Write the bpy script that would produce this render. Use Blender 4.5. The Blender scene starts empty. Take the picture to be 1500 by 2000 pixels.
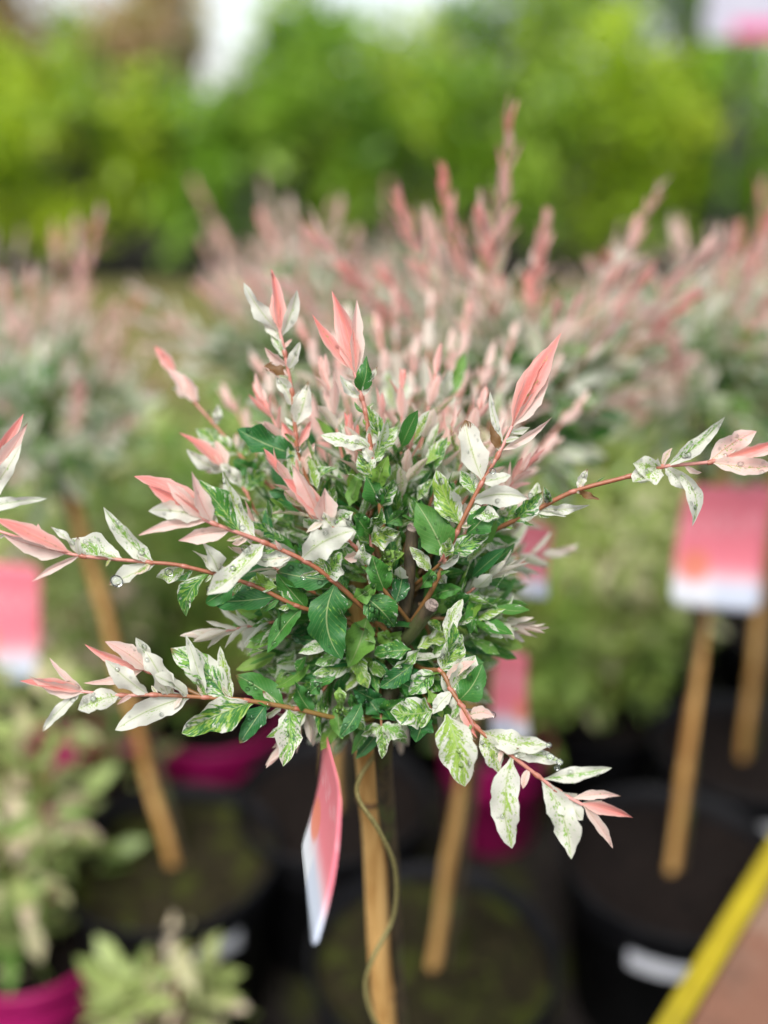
import bpy, math, random
import numpy as np
from mathutils import Vector, Matrix
random.seed(7); RNG = np.random.default_rng(7)
SC = bpy.context.scene
COL = SC.collection
R = math.radians

# ------------------------------------------------------------------ camera
F, CX, CY = 1900.0, 750.0, 1000.0           # photo pixels
PITCH = R(22.0)
CAM = Vector((0, 0, 1.0))
FWD = Vector((0, math.cos(PITCH), -math.sin(PITCH)))
UP = Vector((0, math.sin(PITCH), math.cos(PITCH)))
RT = Vector((1, 0, 0))
cam_d = bpy.data.cameras.new('camera'); cam = bpy.data.objects.new('camera', cam_d); COL.objects.link(cam)
cam.location = CAM; cam.rotation_euler = (math.pi/2 - PITCH, 0, 0)
cam_d.sensor_fit = 'HORIZONTAL'; cam_d.sensor_width = 36.0; cam_d.lens = 36.0*F/1500.0
cam_d.clip_start = 0.02; cam_d.clip_end = 500
cam_d.dof.use_dof = True; cam_d.dof.focus_distance = 0.447
cam_d.dof.aperture_fstop = (cam_d.lens/1000.0)/0.0180; cam_d.dof.aperture_blades = 0
SC.camera = cam

# ------------------------------------------------------------------ sky, sun, exposure (bright overcast day)
SUN_EL, SUN_AZ = R(58), R(200)
w = bpy.data.worlds.new('World'); SC.world = w; w.use_nodes = True
nt = w.node_tree; nt.nodes.clear()
sky = nt.nodes.new('ShaderNodeTexSky'); sky.sky_type = 'NISHITA'; sky.sun_disc = False
sky.sun_elevation = SUN_EL; sky.sun_rotation = SUN_AZ; sky.air_density = 1.0; sky.dust_density = 1.5; sky.ozone_density = 1.0
hs = nt.nodes.new('ShaderNodeHueSaturation'); hs.inputs['Saturation'].default_value = 0.36
bg = nt.nodes.new('ShaderNodeBackground'); bg.inputs['Strength'].default_value = 0.095
wo = nt.nodes.new('ShaderNodeOutputWorld')
nt.links.new(sky.outputs[0], hs.inputs['Color']); nt.links.new(hs.outputs[0], bg.inputs[0]); nt.links.new(bg.outputs[0], wo.inputs[0])
sd = bpy.data.lights.new('sun', 'SUN'); sd.energy = 1.5; sd.angle = R(25); sd.color = (1.0, 0.975, 0.94)
sun = bpy.data.objects.new('sun', sd); COL.objects.link(sun)
sdir = Vector((math.sin(SUN_AZ)*math.cos(SUN_EL), math.cos(SUN_AZ)*math.cos(SUN_EL), math.sin(SUN_EL)))
sun.rotation_euler = sdir.to_track_quat('Z', 'Y').to_euler()
sun.location = (0, 0, 6)
SC.view_settings.view_transform = 'Standard'; SC.view_settings.look = 'None'
SC.view_settings.exposure = 1.35; SC.view_settings.gamma = 1.0; SC.view_settings.use_curve_mapping = False
SC.render.engine = 'CYCLES'
SC.cycles.use_denoising = True; SC.cycles.denoiser = 'OPENIMAGEDENOISE'
SC.cycles.max_bounces = 8; SC.cycles.diffuse_bounces = 4; SC.cycles.glossy_bounces = 3
SC.cycles.transmission_bounces = 6; SC.cycles.transparent_max_bounces = 6
SC.cycles.caustics_reflective = False; SC.cycles.caustics_refractive = False
SC.cycles.sample_clamp_indirect = 6.0

# ------------------------------------------------------------------ pixel helpers
def ray(x, y): return FWD + RT*((x-CX)/F) - UP*((y-CY)/F)
def P(x, y, d): return CAM + ray(x, y)*d
def PZ(x, y, z):
    r = ray(x, y); return CAM + r*((z-CAM.z)/r.z)
def PY(x, y, wy):
    r = ray(x, y); return CAM + r*((wy-CAM.y)/r.y)

# ------------------------------------------------------------------ materials
def new_mat(name):
    m = bpy.data.materials.new(name); m.use_nodes = True
    n = m.node_tree; n.nodes.clear(); return m, n
class NB:
    """tiny node helper"""
    def __init__(s, nt): s.nt = nt
    def n(s, t, **k):
        nd = s.nt.nodes.new(t)
        for a, b in k.items(): setattr(nd, a, b)
        return nd
    def l(s, a, b): s.nt.links.new(a, b)
    def math(s, op, a, b=None, c=None, clamp=False):
        nd = s.n('ShaderNodeMath', operation=op, use_clamp=clamp)
        for i, v in enumerate((a, b, c)):
            if v is None: continue
            if isinstance(v, (int, float)): nd.inputs[i].default_value = v
            else: s.l(v, nd.inputs[i])
        return nd.outputs[0]
    def mix(s, f, a, b):
        nd = s.n('ShaderNodeMix', data_type='RGBA')
        for i, v in ((0, f), (6, a), (7, b)):
            if isinstance(v, (int, float)): nd.inputs[i].default_value = v
            elif isinstance(v, tuple): nd.inputs[i].default_value = v if len(v) == 4 else (*v, 1)
            else: s.l(v, nd.inputs[i])
        return nd.outputs[2]
    def smooth(s, x, lo, hi):
        nd = s.n('ShaderNodeMapRange', interpolation_type='SMOOTHSTEP')
        for i, v in ((0, x), (1, lo), (2, hi)):
            if isinstance(v, (int, float)): nd.inputs[i].default_value = v
            else: s.l(v, nd.inputs[i])
        return nd.outputs[0]
    def noise(s, vec, scale, detail=3, rough=0.55, dist=0.0):
        nd = s.n('ShaderNodeTexNoise')
        nd.inputs['Scale'].default_value = scale; nd.inputs['Detail'].default_value = detail
        nd.inputs['Roughness'].default_value = rough; nd.inputs['Distortion'].default_value = dist
        if vec is not None: s.l(vec, nd.inputs['Vector'])
        return nd.outputs['Fac']

def willow_leaf_mat(name='willow_leaf'):
    m, t = new_mat(name); b = NB(t)
    at = b.n('ShaderNodeAttribute', attribute_name='leafcol')
    sp = b.n('ShaderNodeSeparateColor'); b.l(at.outputs['Color'], sp.inputs[0])
    pink, green, seed = sp.outputs; brown = at.outputs['Alpha']
    uv = b.n('ShaderNodeUVMap', uv_map='UVMap'); su = b.n('ShaderNodeSeparateXYZ'); b.l(uv.outputs[0], su.inputs[0])
    u, v = su.outputs[0], su.outputs[1]
    sgn = b.math('SUBTRACT', v, 0.5); av = b.math('ABSOLUTE', sgn)
    cv = b.n('ShaderNodeCombineXYZ'); b.l(b.math('MULTIPLY', b.math('SUBTRACT', u, b.math('MULTIPLY', av, 0.55)), 7.0), cv.inputs[0]); b.l(b.math('MULTIPLY', v, 1.9), cv.inputs[1])
    b.l(b.math('MULTIPLY', seed, 61.0), cv.inputs[2])
    vec = cv.outputs[0]
    nlow = b.noise(vec, 1.5, 3, 0.6, 0.4)
    ci = b.n('ShaderNodeCombineXYZ'); b.l(b.math('MULTIPLY', u, 5.4), ci.inputs[0]); b.l(b.math('MULTIPLY', v, 2.4), ci.inputs[1]); b.l(b.math('MULTIPLY', seed, 37.0), ci.inputs[2])
    nhi = b.noise(ci.outputs[0], 4.6, 2, 0.6)
    wh = b.math('SUBTRACT', 0.60, b.math('MULTIPLY', b.smooth(green, 0.38, 0.62), 0.44))
    n = b.math('ADD', b.math('MULTIPLY', nlow, b.math('SUBTRACT', 1.0, wh)), b.math('MULTIPLY', nhi, wh))
    # green body keeps to the middle of the blade, cream to the margin; one half may be paler
    n = b.math('ADD', n, b.math('MULTIPLY', b.math('SUBTRACT', 0.27, av), 0.30))
    side = b.math('MULTIPLY', b.math('SIGN', sgn), b.math('MULTIPLY', b.math('SUBTRACT', b.math('FRACT', b.math('MULTIPLY', seed, 7.3)), 0.5), 0.10))
    n = b.math('ADD', n, side)
    thr = b.math('ADD', 0.5, b.math('MULTIPLY', b.math('SUBTRACT', 0.5, green), 0.48))
    gm = b.smooth(n, b.math('SUBTRACT', thr, 0.055), b.math('ADD', thr, 0.060))
    # greens
    n2 = b.noise(vec, 2.6, 3, 0.6)
    dk = b.smooth(b.math('ADD', n2, b.math('MULTIPLY', b.math('SUBTRACT', green, 0.6), 0.55)), 0.43, 0.55)
    dk = b.math('MULTIPLY', dk, b.math('ADD', 0.40, b.math('MULTIPLY', b.smooth(b.math('FRACT', b.math('MULTIPLY', seed, 29.1)), 0.10, 0.40), 0.60)))
    hue = b.math('FRACT', b.math('MULTIPLY', seed, 13.7))
    dark = b.mix(hue, (0.024, 0.155, 0.040), (0.065, 0.24, 0.030))
    light = b.mix(hue, (0.20, 0.45, 0.07), (0.38, 0.54, 0.08))
    gcol = b.mix(dk, light, dark)
    # cream and pink
    cream = b.mix(b.noise(vec, 1.2, 1), (0.69, 0.72, 0.58), (0.77, 0.755, 0.68))
    pk = b.mix(b.smooth(pink, 0.35, 1.0), (0.90, 0.60, 0.53), (0.90, 0.255, 0.225))
    pf = b.math('MULTIPLY', b.smooth(pink, 0.0, 0.4), b.math('ADD', 0.78, b.math('MULTIPLY', nlow, 0.4)), clamp=True)
    pf = b.math('MULTIPLY', pf, b.math('MULTIPLY', b.math('ADD', 0.62, b.math('MULTIPLY', b.smooth(av, 0.50, 0.22), 0.38)), b.math('ADD', 0.70, b.math('MULTIPLY', u, 0.34))), clamp=True)
    streak = b.n('ShaderNodeCombineXYZ'); b.l(b.math('MULTIPLY', u, 2.0), streak.inputs[0]); b.l(b.math('MULTIPLY', v, 16.0), streak.inputs[1]); b.l(b.math('MULTIPLY', seed, 23.0), streak.inputs[2])
    pf = b.math('MULTIPLY', pf, b.math('ADD', 0.72, b.math('MULTIPLY', b.noise(streak.outputs[0], 1.0, 2), 0.5)), clamp=True)
    cream = b.mix(b.math('MULTIPLY', b.smooth(b.math('ADD', av, b.math('MULTIPLY', nhi, 0.25)), 0.26, 0.10), 0.45), cream, (0.60, 0.68, 0.40))
    base = b.mix(pf, cream, pk)
    base = b.mix(gm, base, gcol)
    # midrib and side veins
    rib = b.smooth(av, 0.030, 0.012)
    ribc = b.mix(pf, (0.42, 0.52, 0.22), (0.78, 0.25, 0.22))
    base = b.mix(b.math('MULTIPLY', rib, 0.7), base, ribc)
    vs = b.math('SINE', b.math('MULTIPLY', b.math('SUBTRACT', b.math('MULTIPLY', u, 11.0), b.math('MULTIPLY', av, 7.0)), 6.2832))
    vein = b.smooth(vs, 0.90, 1.0)
    base = b.mix(b.math('MULTIPLY', b.math('MULTIPLY', vein, 0.30), gm), base, (0.30, 0.45, 0.14))
    # withered tip and specks
    bn = b.noise(vec, 3.0, 3, 0.7)
    bt = b.smooth(b.math('ADD', u, b.math('MULTIPLY', b.math('SUBTRACT', bn, 0.5), 0.5)), b.math('SUBTRACT', 1.04, brown), b.math('SUBTRACT', 1.14, brown))
    bt = b.math('MULTIPLY', bt, b.math('GREATER_THAN', brown, 0.02))
    base = b.mix(bt, base, b.mix(bn, (0.12, 0.05, 0.015), (0.30, 0.17, 0.06)))
    spk = b.smooth(b.noise(vec, 9.0, 0), 0.84, 0.87)
    base = b.mix(b.math('MULTIPLY', spk, 0.7), base, (0.13, 0.10, 0.03))
    bp = b.n('ShaderNodeBump'); bp.inputs['Strength'].default_value = 0.35; bp.inputs['Distance'].default_value = 0.0006
    hgt = b.math('ADD', b.math('MULTIPLY', b.math('MULTIPLY', vein, -1.0), 0.6), b.math('MULTIPLY', rib, -1.4))
    hgt = b.math('ADD', hgt, b.math('MULTIPLY', nhi, 1.2))
    b.l(hgt, bp.inputs['Height'])
    pr = b.n('ShaderNodeBsdfPrincipled'); b.l(base, pr.inputs['Base Color'])
    pr.inputs['Specular IOR Level'].default_value = 0.5
    b.l(b.math('ADD', 0.28, b.math('MULTIPLY', b.noise(vec, 2.0, 2), 0.36)), pr.inputs['Roughness'])
    b.l(bp.outputs[0], pr.inputs['Normal'])
    tr = b.n('ShaderNodeBsdfTranslucent'); b.l(base, tr.inputs[0])
    mx = b.n('ShaderNodeMixShader'); mx.inputs[0].default_value = 0.40
    b.l(pr.outputs[0], mx.inputs[1]); b.l(tr.outputs[0], mx.inputs[2])
    o = b.n('ShaderNodeOutputMaterial'); b.l(mx.outputs[0], o.inputs[0]); return m

def plain_leaf_mat(name, ca, cb, cc, rough=0.4, trans=0.35):
    """three-tone leaf: attribute leafcol.b picks the tone of each leaf"""
    m, t = new_mat(name); b = NB(t)
    at = b.n('ShaderNodeAttribute', attribute_name='leafcol'); sp = b.n('ShaderNodeSeparateColor'); b.l(at.outputs['Color'], sp.inputs[0])
    s = sp.outputs[2]
    uv = b.n('ShaderNodeUVMap', uv_map='UVMap'); su = b.n('ShaderNodeSeparateXYZ'); b.l(uv.outputs[0], su.inputs[0])
    av = b.math('ABSOLUTE', b.math('SUBTRACT', su.outputs[1], 0.5))
    c = b.mix(b.smooth(s, 0.0, 0.6), ca, cb); c = b.mix(b.smooth(s, 0.6, 1.0), c, cc)
    c = b.mix(b.math('MULTIPLY', b.smooth(av, 0.05, 0.01), 0.4), c, tuple(min(1, x*1.5+0.05) for x in cb))
    pr = b.n('ShaderNodeBsdfPrincipled'); b.l(c, pr.inputs['Base Color']); pr.inputs['Roughness'].default_value = rough
    tr = b.n('ShaderNodeBsdfTranslucent'); b.l(c, tr.inputs[0])
    mx = b.n('ShaderNodeMixShader'); mx.inputs[0].default_value = trans
    b.l(pr.outputs[0], mx.inputs[1]); b.l(tr.outputs[0], mx.inputs[2])
    o = b.n('ShaderNodeOutputMaterial'); b.l(mx.outputs[0], o.inputs[0]); return m

def stem_mat():
    m, t = new_mat('willow_stem'); b = NB(t)
    at = b.n('ShaderNodeAttribute', attribute_name='leafcol'); sp = b.n('ShaderNodeSeparateColor'); b.l(at.outputs['Color'], sp.inputs[0])
    tc = b.n('ShaderNodeTexCoord'); nz = b.noise(tc.outputs['Object'], 260.0, 3, 0.6)
    x = b.math('ADD', sp.outputs[0], b.math('MULTIPLY', b.math('SUBTRACT', nz, 0.5), 0.35))
    c = b.mix(b.smooth(x, 0.0, 0.35), (0.06, 0.038, 0.02), (0.20, 0.085, 0.03))
    c = b.mix(b.smooth(x, 0.35, 0.65), c, (0.31, 0.10, 0.05))
    c = b.mix(b.smooth(x, 0.65, 1.0), c, (0.60, 0.27, 0.235))
    c = b.mix(b.math('MULTIPLY', sp.outputs[1], 0.8), c, (0.22, 0.24, 0.04))
    bp = b.n('ShaderNodeBump'); bp.inputs['Strength'].default_value = 0.5; bp.inputs['Distance'].default_value = 0.0006; b.l(nz, bp.inputs['Height'])
    pr = b.n('ShaderNodeBsdfPrincipled'); b.l(c, pr.inputs['Base Color']); pr.inputs['Roughness'].default_value = 0.42; b.l(bp.outputs[0], pr.inputs['Normal'])
    o = b.n('ShaderNodeOutputMaterial'); b.l(pr.outputs[0], o.inputs[0]); return m

def noise_mat(name, c1, c2, scale, rough=0.7, c3=None, bump=0.3, bdist=0.002, stretch=None, detail=4, spec=0.5):
    m, t = new_mat(name); b = NB(t)
    tc = b.n('ShaderNodeTexCoord'); vec = tc.outputs['Object']
    if stretch:
        mp = b.n('ShaderNodeMapping'); mp.inputs['Scale'].default_value = stretch; b.l(vec, mp.inputs[0]); vec = mp.outputs[0]
    nz = b.noise(vec, scale, detail, 0.6)
    c = b.mix(b.smooth(nz, 0.36, 0.64), c1, c2)
    if c3 is not None:
        nz3 = b.noise(vec, scale*0.23, 3, 0.6); c = b.mix(b.smooth(nz3, 0.50, 0.62), c, c3)
    pr = b.n('ShaderNodeBsdfPrincipled'); b.l(c, pr.inputs['Base Color']); pr.inputs['Roughness'].default_value = rough
    pr.inputs['Specular IOR Level'].default_value = spec
    bp = b.n('ShaderNodeBump'); bp.inputs['Strength'].default_value = bump; bp.inputs['Distance'].default_value = bdist
    b.l(nz, bp.inputs['Height']); b.l(bp.outputs[0], pr.inputs['Normal'])
    o = b.n('ShaderNodeOutputMaterial'); b.l(pr.outputs[0], o.inputs[0]); return m

def water_mat():
    m, t = new_mat('water'); b = NB(t)
    tr = b.n('ShaderNodeBsdfTransparent'); tr.inputs[0].default_value = (0.96, 0.98, 0.97, 1)
    gl = b.n('ShaderNodeBsdfGlossy'); gl.inputs['Roughness'].default_value = 0.03
    fr = b.n('ShaderNodeFresnel'); fr.inputs['IOR'].default_value = 1.36
    mx = b.n('ShaderNodeMixShader'); b.l(fr.outputs[0], mx.inputs[0]); b.l(tr.outputs[0], mx.inputs[1]); b.l(gl.outputs[0], mx.inputs[2])
    o = b.n('ShaderNodeOutputMaterial'); b.l(mx.outputs[0], o.inputs[0]); return m

def tag_mat():
    """printed plastic plant tag: crimson head with pale print strokes, an orange flower blot, white foot with a faint blue panel"""
    m, t = new_mat('tag_print'); b = NB(t)
    uv = b.n('ShaderNodeUVMap', uv_map='UVMap'); su = b.n('ShaderNodeSeparateXYZ'); b.l(uv.outputs[0], su.inputs[0]); u, v = su.outputs[0], su.outputs[1]
    wv = b.n('ShaderNodeCombineXYZ'); b.l(b.math('MULTIPLY', u, 22.0), wv.inputs[0]); b.l(b.math('MULTIPLY', v, 9.0), wv.inputs[1])
    edge = b.math('ADD', v, b.math('MULTIPLY', b.noise(wv.outputs[0], 0.25, 1), 0.10))
    base = b.mix(b.smooth(edge, 0.16, 0.46), (0.70, 0.72, 0.76), (0.78, 0.20, 0.25))
    rows = b.math('MULTIPLY', b.math('GREATER_THAN', v, 0.60), b.math('LESS_THAN', v, 0.78))
    strokes = b.math('MULTIPLY', rows, b.smooth(b.noise(wv.outputs[0], 1.0, 1), 0.50, 0.56))
    base = b.mix(b.math('MULTIPLY', strokes, 0.45), base, (0.85, 0.45, 0.48))
    dx = b.math('MULTIPLY', b.math('SUBTRACT', u, 0.22), 1.0); dy = b.math('MULTIPLY', b.math('SUBTRACT', v, 0.34), 1.3)
    rr = b.math('SQRT', b.math('ADD', b.math('MULTIPLY', dx, dx), b.math('MULTIPLY', dy, dy)))
    base = b.mix(b.math('MULTIPLY', b.smooth(rr, 0.21, 0.12), 0.85), base, (0.75, 0.22, 0.13))
    blue = b.math('MULTIPLY', b.smooth(u, 0.38, 0.50), b.smooth(v, 0.26, 0.16))
    base = b.mix(b.math('MULTIPLY', blue, 0.6), base, (0.45, 0.52, 0.66))
    pr = b.n('ShaderNodeBsdfPrincipled'); b.l(base, pr.inputs['Base Color']); pr.inputs['Roughness'].default_value = 0.35
    o = b.n('ShaderNodeOutputMaterial'); b.l(pr.outputs[0], o.inputs[0]); return m

M = {}
M['leaf'] = willow_leaf_mat(); M['stem'] = stem_mat(); M['water'] = water_mat(); M['tag'] = tag_mat()
M['bamboo'] = noise_mat('bamboo_cane', (0.44, 0.22, 0.06), (0.70, 0.42, 0.15), 150, 0.5, (0.40, 0.19, 0.055), 0.6, 0.0015, (1, 1, 0.10))
M['bamboo_node'] = noise_mat('bamboo_node', (0.16, 0.09, 0.04), (0.28, 0.16, 0.07), 150, 0.6)
M['bark'] = noise_mat('willow_bark', (0.035, 0.026, 0.015), (0.085, 0.06, 0.03), 220, 0.65, (0.065, 0.075, 0.022), 0.8, 0.0015, (1, 1, 0.4))
M['cutwood'] = noise_mat('cut_wood', (0.30, 0.23, 0.19), (0.09, 0.065, 0.055), 420, 0.8, None, 0.8, 0.001)
M['pot_black'] = noise_mat('black_pot_plastic', (0.004, 0.004, 0.005), (0.010, 0.0095, 0.011), 30, 0.6, None, 0.1, 0.0006, spec=0.18)
M['pot_magenta'] = noise_mat('magenta_pot_plastic', (0.38, 0.008, 0.11), (0.45, 0.012, 0.14), 25, 0.38, None, 0.1, 0.0006)
M['soil'] = noise_mat('potting_soil', (0.006, 0.0045, 0.004), (0.018, 0.012, 0.010), 160, 0.9, None, 1.0, 0.006, spec=0.12)
M['soil_moss'] = noise_mat('mossy_soil', (0.014, 0.011, 0.007), (0.036, 0.030, 0.012), 130, 0.9, (0.045, 0.052, 0.010), 1.0, 0.006, spec=0.12)
M['label_white'] = noise_mat('white_label', (0.72, 0.73, 0.78), (0.78, 0.79, 0.82), 20, 0.4, None, 0.05)
M['twine'] = noise_mat('olive_twine', (0.20, 0.17, 0.055), (0.32, 0.27, 0.10), 700, 0.7, None, 0.8, 0.0005)
M['hose'] = noise_mat('yellow_hose', (0.34, 0.26, 0.004), (0.42, 0.33, 0.006), 14, 0.5, (0.25, 0.20, 0.008), 0.1)
M['ground'] = noise_mat('dark_ground', (0.012, 0.010, 0.010), (0.036, 0.030, 0.026), 60, 0.9, (0.035, 0.038, 0.012), 1.0, 0.01, spec=0.1)
M['path_moss'] = noise_mat('mossy_path', (0.10, 0.09, 0.025), (0.19, 0.165, 0.035), 7, 0.9, (0.085, 0.095, 0.018), 0.6, 0.01)
M['path_brown'] = noise_mat('brown_gravel', (0.13, 0.07, 0.045), (0.26, 0.155, 0.105), 24, 0.7, (0.19, 0.085, 0.05), 1.0, 0.008)
M['tie'] = noise_mat('clear_tie', (0.55, 0.56, 0.50), (0.68, 0.68, 0.62), 200, 0.25)
M['bg_yellow'] = plain_leaf_mat('yellow_green_leaf', (0.17, 0.32, 0.012), (0.40, 0.55, 0.018), (0.60, 0.70, 0.05))
M['bg_mid'] = plain_leaf_mat('mid_green_leaf', (0.06, 0.15, 0.012), (0.21, 0.40, 0.022), (0.46, 0.62, 0.07))
M['bg_dark'] = plain_leaf_mat('dark_green_leaf', (0.018, 0.05, 0.014), (0.04, 0.105, 0.022), (0.10, 0.20, 0.04))
M['bg_silver'] = plain_leaf_mat('silver_green_leaf', (0.12, 0.25, 0.05), (0.30, 0.46, 0.12), (0.50, 0.60, 0.30))
M['bg_red'] = plain_leaf_mat('reddish_leaf', (0.30, 0.22, 0.08), (0.52, 0.36, 0.20), (0.52, 0.58, 0.10))
M['bush'] = plain_leaf_mat('cream_edged_leaf', (0.08, 0.21, 0.025), (0.36, 0.48, 0.10), (0.80, 0.72, 0.48))
M['bush_pink'] = plain_leaf_mat('pink_tinged_leaf', (0.12, 0.26, 0.04), (0.42, 0.50, 0.17), (0.82, 0.60, 0.50))
M['trunk'] = noise_mat('shrub_bark', (0.045, 0.034, 0.024), (0.11, 0.085, 0.06), 40, 0.85, None, 0.8, 0.006)
M['sign_face'] = noise_mat('sign_grey', (0.52, 0.50, 0.60), (0.58, 0.56, 0.65), 6, 0.45, None, 0.05)
M['sign_pink'] = noise_mat('sign_pink', (0.80, 0.10, 0.33), (0.84, 0.13, 0.36), 6, 0.45, None, 0.05)
M['post'] = noise_mat('sign_post', (0.02, 0.02, 0.022), (0.045, 0.045, 0.05), 20, 0.5)

# ------------------------------------------------------------------ object helpers
def tag(o, label=None, cat=None, group=None, kind=None):
    if label: o['label'] = label
    if cat: o['category'] = cat
    if group: o['group'] = group
    if kind: o['kind'] = kind
    return o
def empty(name, loc, label, cat, group=None):
    o = bpy.data.objects.new(name, None); COL.objects.link(o); o.location = loc; o.empty_display_size = 0.05
    return tag(o, label, cat, group)
def link(name, me, parent=None):
    o = bpy.data.objects.new(name, me); COL.objects.link(o)
    if parent is not None:
        o.parent = parent
        o.matrix_parent_inverse = world_of(parent).inverted()
    return o
def world_of(o):
    m = Matrix.Translation(o.location)
    return m            # every parent here is unrotated; meshes are built in world space with identity matrices
class MB:
    """collects vertices, faces, UVs, per-vertex leafcol and material slots; builds ONE mesh object"""
    def __init__(s): s.v = []; s.f = []; s.uv = []; s.c = []; s.mi = []; s.n = 0
    def add(s, v, f, uv=None, col=(0, 0, 0, 0), mi=0):
        v = np.asarray(v, float).reshape(-1, 3); f = np.asarray(f, int)
        k = len(v)
        s.v.append(v); s.f.append(f + s.n); s.mi.append(np.full(len(f), mi))
        s.uv.append(np.zeros((k, 2)) if uv is None else np.asarray(uv, float).reshape(-1, 2))
        c = np.asarray(col, float)
        s.c.append(np.tile(c, (k, 1)) if c.ndim == 1 else c); s.n += k
    def mesh(s, name, mats, smooth=True):
        me = bpy.data.meshes.new(name)
        V = np.concatenate(s.v); UVv = np.concatenate(s.uv); Cc = np.concatenate(s.c)
        faces = []
        for f in s.f: faces += f.tolist()
        me.from_pydata(V.tolist(), [], faces)
        li = np.empty(len(me.loops), int); me.loops.foreach_get('vertex_index', li)
        ul = me.uv_layers.new(name='UVMap'); ul.data.foreach_set('uv', UVv[li].ravel())
        ca = me.color_attributes.new('leafcol', 'FLOAT_COLOR', 'POINT'); ca.data.foreach_set('color', Cc.ravel())
        for m in mats: me.materials.append(m)
        me.polygons.foreach_set('material_index', np.concatenate(s.mi))
        me.polygons.foreach_set('use_smooth', np.full(len(me.polygons), smooth))
        me.update(); return me
    def build(s, name, mats, parent=None, smooth=True):
        return link(name, s.mesh(name, mats if isinstance(mats, list) else [mats], smooth), parent)

def catmull(pts, k=6):
    pts = [np.array(p, float) for p in pts]
    if len(pts) < 3:
        return [pts[0] + (pts[1]-pts[0])*i/k for i in range(k+1)]
    q = [2*pts[0]-pts[1]] + pts + [2*pts[-1]-pts[-2]]; out = []
    for i in range(1, len(q)-2):
        p0, p1, p2, p3 = q[i-1:i+3]
        for j in range(k):
            t = j/k
            out.append(0.5*((2*p1) + (-p0+p2)*t + (2*p0-5*p1+4*p2-p3)*t*t + (-p0+3*p1-3*p2+p3)*t**3))
    out.append(pts[-1]); return out
def tube(mb, pts, r0, r1=None, seg=8, k=5, col0=(0, 0, 0, 0), col1=None, mi=0, cap=True, nodes=None, raw=False, bumps=0.0):
    c = [np.array(p, float) for p in pts] if raw else catmull(pts, k); n = len(c)
    r1 = r0 if r1 is None else r1; col1 = col0 if col1 is None else col1
    V = []; C = []; fr = None
    for i in range(n):
        t = c[min(i+1, n-1)] - c[max(i-1, 0)]; t /= (np.linalg.norm(t)+1e-12)
        if fr is None:
            a = np.array((0, 0, 1.0)) if abs(t[2]) < 0.9 else np.array((1.0, 0, 0)); fr = np.cross(t, a)
        fr = fr - t*np.dot(fr, t); fr /= np.linalg.norm(fr); bn = np.cross(t, fr); f = i/(n-1)
        r = r0 + (r1-r0)*f if not callable(r0) else r0(f)
        r *= 1 + bumps*math.sin(i*2.1+1.3)*0.5 + bumps*0.5*math.sin(i*0.9)
        for j in range(seg):
            a = 2*math.pi*j/seg; V.append(c[i] + (fr*math.cos(a) + bn*math.sin(a))*r)
            C.append([col0[q] + (col1[q]-col0[q])*f for q in range(4)])
    Fc = [(i*seg+j, i*seg+(j+1) % seg, (i+1)*seg+(j+1) % seg, (i+1)*seg+j) for i in range(n-1) for j in range(seg)]
    mb.add(V, Fc, None, np.array(C), mi)
    if cap:
        for i, flip in ((0, True), (n-1, False)):
            idx = list(range(i*seg, i*seg+seg)); vv = [V[q] for q in idx]
            ff = [list(range(seg))[::-1] if flip else list(range(seg))]
            mb.add(vv, ff, None, np.array([C[q] for q in idx]), mi)

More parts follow.
